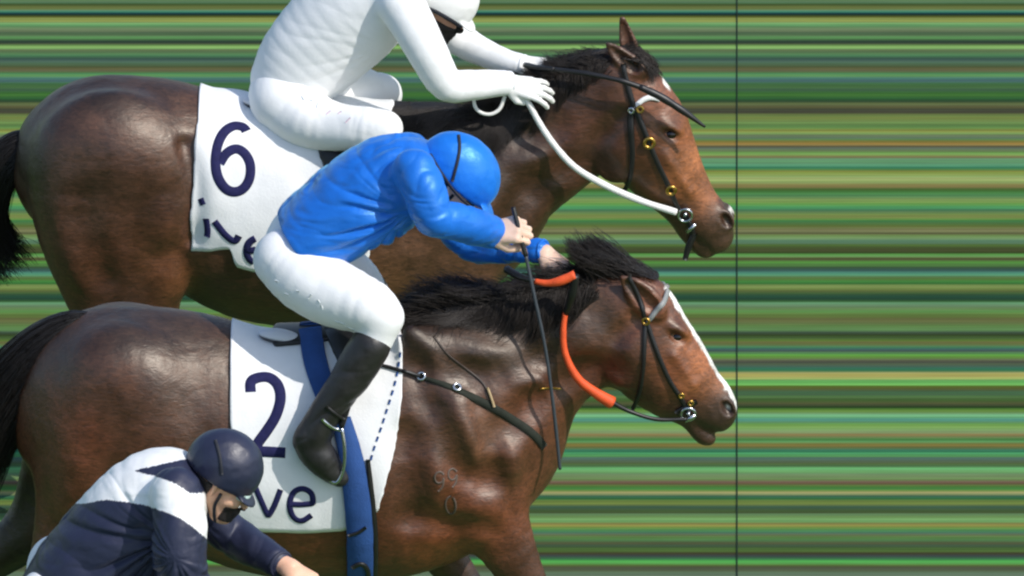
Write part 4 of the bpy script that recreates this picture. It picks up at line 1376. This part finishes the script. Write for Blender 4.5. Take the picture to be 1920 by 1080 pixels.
    def goggles(s, size=1.0, lens=None):
        C, f, u = s.hc, s.hf, s.hu
        F = Field(C - .2, C + .2, .005)
        F.ell(C + f * .072 * size - u * .002 * size, (.040 * size, .066 * size, .030 * size), math.atan2(f[2], f[0]), 0)
        F.cut(C + f * .062 * size, -f, .004)
        V, Q = F.mesh()
        mesh_obj('goggles', V, Q, lens or m_lens, s.root)

def sub_w(a, b, t):
    return np.array(a) * (1 - t) + np.array(b) * t

# ---- rider in blue on the near horse
p2 = thing('person', U(600, 600, Y2), 'jockey in blue silks and blue cap crouched on the near horse holding a whip', 'jockey', 'jockeys riding the finish')
R2 = Rider(Y2, p2)
R2.torso([(550, 456, 56, .185), (590, 432, 78, .195), (640, 400, 88, .195), (700, 360, 94, .190), (752, 334, 84, .185), (784, 322, 50, .165)])
R2.torso([(752, 300, 44, .165), (772, 300, 40, .17)], 'torso', .04)
R2.limb('arm', [(778, 318, -.185, 40), (797, 362, -.235, 41), (812, 404, -.255, 38), (846, 414, -.225, 35), (884, 424, -.18, 36), (908, 432, -.14, 33), (924, 437, -.12, 30)], .03)
R2.limb('far_arm', [(785, 322, .185, 38), (830, 400, .23, 36), (880, 458, .22, 32), (930, 470, .15, 26), (975, 470, .085, 22), (1008, 470, .05, 23)], .03)
R2.limb('wrist', [(890, 428, -.15, 18), (930, 438, -.12, 18)], .01)
R2.limb('wrist', [(990, 470, .055, 17), (1022, 473, .035, 15)], .01)
R2.limb('neck', [(778, 330, 0, 34), (822, 334, 0, 31)], .02)
R2.limb('thigh', [(533, 488, -.085, 56), (575, 522, -.14, 63), (630, 552, -.20, 61), (690, 575, -.27, 50), (716, 594, -.29, 38)], .03)
R2.limb('thigh', [(560, 440, .085, 54), (610, 480, .15, 50), (660, 520, .22, 46), (690, 545, .27, 36)], .03)
R2.torso([(526, 474, 38, .12), (560, 460, 40, .12)], 'pelvis', .05)
R2.limb('shin', [(714, 596, -.29, 38), (704, 632, -.30, 34), (690, 655, -.31, 32)], .02)
R2.limb('boot', [(694, 648, -.31, 38), (668, 690, -.315, 36), (638, 735, -.32, 32), (608, 780, -.325, 29), (590, 812, -.325, 31)], .02)
R2.limb('boot', [(574, 826, -.325, 25), (594, 850, -.325, 30), (616, 876, -.325, 26), (636, 896, -.325, 17)], .02)
R2.limb('far_boot', [(690, 545, .27, 36), (668, 600, .29, 33), (640, 650, .31, 30), (612, 700, .32, 24), (590, 735, .32, 24), (610, 775, .32, 22), (640, 800, .32, 15)], .02)
R2.head((852, 338), (.74, .68), 1.0)
wr = U(916, 438, Y2 - .12)
R2.hand('hand', wr, (.84, -.18, .22), (.10, -.80, .75), 1.18, (62, 84, 52), thumb=(.5, .6))
wr2 = U(1020, 474, Y2 + .035)
R2.hand('hand', wr2, (.70, -.40, -.42), (.25, -.45, .85), 0.95, (40, 60, 40), thumb=(.5, .6))
R2.skin(('torso', 'pelvis', 'arm', 'far_arm', 'wrist', 'neck', 'thigh', 'shin', 'boot', 'far_boot', 'head', 'hand'),
        dict(torso=-.030, pelvis=-.012, arm=-.017, far_arm=-.016, thigh=-.012, shin=-.012, boot=-.012, far_boot=-.012), 'e6c3ac')
hem = U(556, 446, Y2)
ax2 = U(752, 334, Y2) - hem
ax2 /= np.linalg.norm(ax2)
R2.garment('jacket', ('torso', 'arm', 'far_arm'), dict(torso=.003, arm=.001, far_arm=.001), m_blue_silk, .0045, folds=.0075, axis=ax2, polar=U(775, 398, Y2 - .19),
           iso=lambda V: ((V - hem) @ ax2 - .33) / .06,
           cuts=[(U(563, 446, Y2), np.array([-.74, 0, -.67]))])
R2.garment('breeches', ('thigh', 'pelvis', 'shin'), .003, m_white_breech, .006, folds=.0018, axis=(-.6, 0, -1))
R2.garment('boot', ('boot',), .003, m_boot, .0045, folds=.004, axis=(1, 0, .2))
R2.garment('boot', ('far_boot',), .003, m_boot, .006)
R2.helmet((861, 322), (.72, .70), 84, 69, .105, m_blue_cap, (856, 342), (918, 392), [(860, 254), (862, 280), (856, 310), (848, 340)],
          [(806, 290), (824, 320), (846, 350), (872, 378), (900, 396)])
R2.goggles()

# ---- rider in white on the far horse
p6 = thing('person', U(560, 200, Y6), 'jockey all in white with black face cover pushing on the far horse', 'jockey', 'jockeys riding the finish')
R6 = Rider(Y6, p6)
R6.torso([(540, 150, 70, .14), (575, 110, 88, .155), (625, 60, 98, .17), (675, 10, 100, .185), (725, -30, 80, .19), (760, -46, 50, .17)])
R6.limb('arm', [(752, 8, -.19, 46), (782, 60, -.235, 42), (808, 110, -.255, 38), (838, 158, -.25, 33), (880, 160, -.21, 30), (918, 157, -.165, 27), (944, 156, -.14, 25)], .03)
R6.limb('far_arm', [(770, -20, .19, 42), (820, 30, .22, 36), (866, 76, .22, 32), (910, 100, .16, 27), (952, 116, .10, 23), (972, 120, .08, 21)], .03)
R6.limb('wrist', [(925, 157, -.16, 17), (952, 156, -.135, 16)], .01)
R6.limb('wrist', [(955, 117, .10, 17), (980, 118, .075, 15)], .01)
R6.limb('neck', [(755, -25, 0, 34), (800, -5, 0, 31)], .02)
R6.limb('thigh', [(528, 190, -.085, 60), (575, 222, -.15, 56), (630, 238, -.21, 46), (690, 240, -.27, 40), (722, 240, -.29, 32)], .03)
R6.limb('thigh', [(556, 145, .085, 56), (610, 158, .15, 50), (670, 168, .22, 44), (716, 178, .27, 38)], .03)
R6.torso([(528, 168, 58, .13), (560, 150, 54, .14)], 'pelvis', .05)
R6.limb('shin', [(720, 242, -.29, 32), (700, 285, -.30, 32), (680, 310, -.31, 31)], .02)
R6.limb('shin', [(716, 174, .27, 33), (700, 220, .29, 30)], .02)
R6.limb('boot', [(684, 300, -.31, 33), (660, 340, -.315, 32), (628, 385, -.32, 29), (598, 425, -.325, 24), (580, 455, -.325, 24)], .02)
R6.limb('boot', [(570, 465, -.325, 23), (588, 492, -.325, 24), (608, 512, -.325, 21), (628, 528, -.325, 15)], .02)
R6.limb('far_boot', [(700, 220, .29, 30), (670, 270, .31, 30), (636, 330, .32, 24), (620, 360, .32, 24), (640, 395, .32, 20), (660, 410, .32, 14)], .02)
R6.head((822, 6), (.86, .5), 1.0)
R6.hand('hand', U(950, 157, Y6 - .137), (.93, -.05, -.16), (-.05, -.72, .68), 1.0, (10, 28, 24), spread=.12, thumb=(.6, .4), grow=-.0015)
R6.hand('hand', U(975, 119, Y6 + .078), (.85, -.3, -.05), (.0, -.5, .85), 1.0, (35, 60, 40), thumb=(.5, .6), grow=-.0015)
R6.hand('glove', U(950, 157, Y6 - .137), (.93, -.05, -.16), (-.05, -.72, .68), 1.0, (10, 28, 24), spread=.12, thumb=(.6, .4), grow=.001)
R6.limb('glove', [(945, 156, -.14, 18), (958, 156, -.13, 17)], .01)
R6.hand('far_glove', U(975, 119, Y6 + .078), (.85, -.3, -.05), (.0, -.5, .85), 1.0, (35, 60, 40), thumb=(.5, .6), grow=.001)
R6.limb('far_glove', [(970, 118, .085, 17), (980, 118, .075, 16)], .01)
R6.skin(('torso', 'pelvis', 'arm', 'far_arm', 'wrist', 'neck', 'thigh', 'shin', 'boot', 'far_boot', 'head', 'hand'),
        dict(torso=-.030, pelvis=-.012, arm=-.017, far_arm=-.016, thigh=-.012, shin=-.012, boot=-.012, far_boot=-.012), 'b98a72', h=.0048)
a6 = U(725, -30, Y6) - U(540, 150, Y6)
R6.garment('jacket', ('torso', 'arm', 'far_arm'), dict(torso=.003, arm=.001, far_arm=.001), m_white_silk, .0055, folds=.0014, axis=a6, polar=U(720, 90, Y6 - .19), iso=lambda V: ((V - U(540, 150, Y6)) @ (a6 / np.linalg.norm(a6)) - .34) / .06)
R6.garment('breeches', ('thigh', 'pelvis', 'shin'), .003, m_white_breech, .006, folds=.0018, axis=(-.4, 0, -1))
R6.garment('boot', ('boot',), .003, m_boot, .006)
R6.garment('boot', ('far_boot',), .003, m_boot, .006)
R6.garment('glove', ('glove',), 0.0, m_glove, .004)
R6.garment('glove', ('far_glove',), 0.0, m_glove, .004)
_, bv6 = R6.helmet((830, -8), (.86, .5), 74, 68, .105, m_white_cap, (828, 18), (880, 42), None,
          [(782, 8), (810, 18), (840, 34), (866, 50)])
R6.goggles()
R6.garment('face_cover', ('head',), .004, m_gaiter, .005, cuts=[(R6.hc - R6.hu * .035 + R6.hf * .0, R6.hu), (R6.hc + R6.hf * .012, -R6.hf)])

# ---- rider in navy and white, nearest the camera
Y3 = -2.9
p3 = thing('person', U(200, 1200, Y3), 'jockey in navy and white banded silks with navy cap at the bottom corner', 'jockey', 'jockeys riding the finish')
R3 = Rider(Y3, p3)
R3.torso([(104, 1128, 76, .19), (156, 1080, 98, .195), (222, 1020, 110, .19), (275, 962, 108, .185), (312, 925, 84, .19), (342, 906, 46, .17)])
R3.limb('arm', [(330, 925, -.19, 46), (338, 990, -.25, 48), (338, 1056, -.28, 46), (362, 1120, -.26, 42), (430, 1150, -.17, 34), (490, 1155, -.12, 30)], .03)
R3.limb('far_arm', [(352, 925, .19, 42), (400, 975, .24, 40), (440, 1008, .24, 36), (480, 1030, .17, 32), (516, 1052, .10, 27)], .03)
R3.limb('wrist', [(478, 1155, -.13, 17), (520, 1160, -.11, 16)], .01)
R3.limb('wrist', [(505, 1046, .11, 19), (545, 1066, .06, 17)], .01)
R3.limb('neck', [(340, 905, 0, 34), (384, 898, 0, 31)], .02)
R3.limb('thigh', [(92, 1124, -.085, 54), (150, 1150, -.13, 54), (210, 1160, -.21, 56), (270, 1190, -.27, 48)], .03)
R3.limb('thigh', [(110, 1060, .085, 54), (160, 1090, .15, 50), (220, 1110, .22, 46), (260, 1130, .27, 38)], .03)
R3.torso([(84, 1096, 36, .12), (116, 1092, 40, .13)], 'pelvis', .05)
R3.limb('shin', [(268, 1192, -.29, 38), (250, 1240, -.30, 34)], .02)
R3.limb('shin', [(258, 1132, .28, 36), (245, 1190, .30, 32)], .02)
R3.limb('boot', [(250, 1236, -.31, 36), (224, 1290, -.32, 34), (180, 1360, -.325, 28), (160, 1400, -.325, 25), (190, 1450, -.325, 22), (212, 1470, -.325, 15)], .02)
R3.limb('far_boot', [(246, 1186, .30, 34), (210, 1250, .32, 30), (180, 1310, .32, 25), (205, 1350, .32, 22), (228, 1370, .32, 15)], .02)
R3.head((414, 896), (.86, .5), 1.0)
R3.hand('hand', U(542, 1066, Y3 + .06), (.80, -.3, -.45), (.2, -.6, .75), 1.0, (35, 60, 40), thumb=(.5, .6))
R3.hand('hand', U(518, 1160, Y3 - .11), (.90, -.1, -.15), (.05, -.8, .6), 1.0, (60, 80, 50), thumb=(.5, .6))
R3.skin(('torso', 'pelvis', 'arm', 'far_arm', 'wrist', 'neck', 'thigh', 'shin', 'boot', 'far_boot', 'head', 'hand'),
        dict(torso=-.030, pelvis=-.012, arm=-.017, far_arm=-.016, thigh=-.012, shin=-.012, boot=-.012, far_boot=-.012), 'e6b598', h=.0048)

def silks3(V):
    # white body band and shoulders on navy, with a navy yoke piece; dyed cloth, the same on both sides
    near = V[:, 1] < Y3 + .10
    q = proj(np.c_[V[:, 0], np.where(near, V[:, 1], 2 * Y3 - V[:, 1]), V[:, 2]])
    x, y = q[:, 0], q[:, 1]
    jag = 1.5 * vnoise(V * 14)
    low = np.interp(x, [60, 160, 200, 240, 290, 340, 372, 390], [946, 944, 938, 941, 952, 972, 996, 1012]) + jag
    up = (y > np.interp(x, [250, 262, 300, 340, 360], [884, 880, 872, 862, 858]) + jag) & (y < np.interp(x, [250, 262, 300, 330, 356], [882, 887, 895, 906, 924]) + jag) & (x > 254) & near
    white = (y < low) & ~up & (x < 400)
    white = np.where(near, white, (y < low) & (x < 340))
    return np.where(white[:, None], lin('f0f0ee'), lin('272b42'))

a3 = U(312, 925, Y3) - U(118, 1120, Y3)
R3.garment('jacket', ('torso', 'arm', 'far_arm'), dict(torso=.003, arm=.001, far_arm=.001), m_navy_silk, .0045, folds=.0060, axis=a3, colour=silks3, polar=U(330, 1010, Y3 - .19), iso=lambda V: ((V - U(118, 1120, Y3)) @ (a3 / np.linalg.norm(a3)) - .44) / .05)
R3.garment('breeches', ('thigh', 'pelvis', 'shin'), .003, m_white_breech, .006, folds=.0018, axis=(-.4, 0, -1))
R3.garment('boot', ('boot',), .003, m_boot, .006)
R3.garment('boot', ('far_boot',), .003, m_boot, .006)
R3.helmet((421, 874), (.86, .5), 70, 66, .105, m_navy, (412, 898), (466, 930), [(404, 826), (412, 856), (416, 890)], None, wrinkle=.0025)
m_clear = mat('pale_visor', lin('cfe6e2'), rough=.2, spec=.6)
R3.goggles(lens=m_clear)
R3.garment('face_cover', ('head',), .0035, m_gaiter, .0045, cuts=[(R3.hc - R3.hu * .052, R3.hu), (R3.hc - R3.hu * .112, -R3.hu), (R3.hc + R3.hf * .052, -R3.hf)])
for RR in (R2, R3):
    RR.garment('hair', ('head',), .004, m_haircol, .0045, cuts=[(RR.hc - RR.hu * .005, RR.hu), (RR.hc - RR.hu * .075, -RR.hu), (RR.hc - RR.hf * .020, RR.hf)])
    C, f, u = RR.hc, RR.hf, RR.hu
    for q in (-1, 1):
        P = dense(np.array([C + f * .015 - u * .02 + np.array([0, .080 * q, 0]), C + f * .022 - u * .07 + np.array([0, .062 * q, 0]), C + f * .05 - u * .118 + np.array([0, .035 * q, 0]), C + f * .066 - u * .132]), 5)
        mesh_obj('chin_strap', *tube_mesh(P, .0055, 8), m_elastic, RR.root)

# ---- whips
w2 = thing('whip', U(985, 470, Y2 - .15), 'thin dark whip hanging from the fist of the jockey in blue', 'whip', 'jockeys whips')
cord('handle', [(962, 388, -.12), (968, 412, -.135), (976, 445, -.15), (986, 480, -.16)], [4, 5, 5, 4.5], m_black, w2, Y2)
cord('shaft', [(986, 480, -.16), (1003, 560, -.18), (1022, 650, -.19), (1036, 750, -.19), (1046, 840, -.18), (1050, 880, -.18)], [3.4, 3.4, 3.2, 3.2, 3.6, 3], mat('grey_whip', lin('3c4248'), rough=.5), w2, Y2)
w6 = thing('whip', U(1000, 130, Y6 - .12), 'black whip carried forward over the neck of the far horse', 'whip', 'jockeys whips')
cord('handle', [(985, 122, .02), (1010, 128, -.05), (1040, 130, -.09)], [6, 6, 5], m_black, w6, Y6)
cord('shaft', [(1040, 130, -.09), (1100, 138, -.13), (1160, 150, -.15), (1200, 163, -.15)], [4.5, 5, 5, 6], m_black, w6, Y6)
cord('flap', [(1200, 163, -.15), (1240, 182, -.15), (1285, 211, -.15), (1322, 238, -.15)], [7, 8, 7, 2.5], m_black, w6, Y6)

# ---- stirrup of the rider in blue
st2 = thing('stirrup', U(620, 890, Y2 - .33), 'steel stirrup under the black boot of the jockey in blue', 'stirrup')
mesh_obj('iron', *tube_mesh(np.array([U(a, b, Y2 + c) for a, b, c in dense([(640, 800, -.345), (646, 840, -.355), (644, 880, -.36), (630, 905, -.36), (610, 893, -.35)], 4)]), .0065, 8), m_steel, st2)
cord('leather', [(640, 800, -.345), (655, 750, -.335), (660, 700, -.32)], [6, 6, 6], m_black, st2, Y2)

# ---- collars, cuffs and small print on the breeches
def trim(R, name, c, R_m, r, normal, mt, squash=None):
    v, f = ring_mesh(c, R_m, r, normal, 28, 8)
    return mesh_obj(name, v, f, mt, R.root)

def along(R, part, i):
    P = [p for p in R.prims if p[0] == part][0][2]
    return P[i, :3], P[i, :3] - P[i - 1, :3], P[i, 3]
m_navy_trim = mat('navy_cloth', lin('262a40'), rough=.6)
for RR, mt in ((R2, m_blue_silk), (R6, m_white_silk), (R3, m_navy_trim)):
    for part in ('arm', 'far_arm'):
        c_, d_, r_ = along(RR, part, -1)
        trim(RR, 'cuff', c_ + d_ / np.linalg.norm(d_) * r_ * .55, r_ * .84, .006, d_, mt)
    c_, d_, r_ = along(RR, 'neck', 1)
    trim(RR, 'collar', c_, r_ * 1.06, .011, d_, mt)
m_faint = mat('faint_print', lin('d3d9d8'), rough=.8)
m_pinkish = mat('faint_pink_print', lin('d8c2cd'), rough=.8)
def marks(R, pts, mt):
    o = [k for k in R.root.children if k.name.startswith('breeches')][0]
    bv = BVHTree.FromPolygons([tuple(v.co) for v in o.data.vertices], [tuple(p.vertices) for p in o.data.polygons])
    for (x, y), (dx, dy) in pts:
        P, N = lay(bv, [(x, y), (x + dx, y + dy)], 2.0, R.Y)
        mesh_obj('printed_mark', *band(P, N, 3.0 / 560, .0003, .0016), mt, o)
marks(R6, [((566, 180), (4, 8)), ((580, 186), (6, 4)), ((596, 194), (-2, 8))], m_faint)
marks(R6, [((612, 214), (8, -6)), ((634, 213), (6, -4)), ((648, 230), (9, -9))], m_pinkish)
marks(R2, [((516, 526), (6, 2)), ((534, 550), (8, 3)), ((556, 545), (6, 1)), ((578, 560), (6, -8)), ((596, 562), (4, 6)), ((602, 572), (3, 7)), ((628, 602), (20, 6)), ((648, 612), (18, 7))], m_faint)
for (pts, w) in (([(612, 762), (628, 776), (644, 786)], 7), ([(604, 786), (622, 802), (636, 806)], 6)):
    o = [k for k in p2.children if k.name.startswith('boot')][0]
    bv = BVHTree.FromPolygons([tuple(v.co) for v in o.data.vertices], [tuple(p.vertices) for p in o.data.polygons])
    strap('spur_strap', bv, pts, w, m_steel if w == 6 else m_black, o, Y2, both=False, th=.002, off=.003)
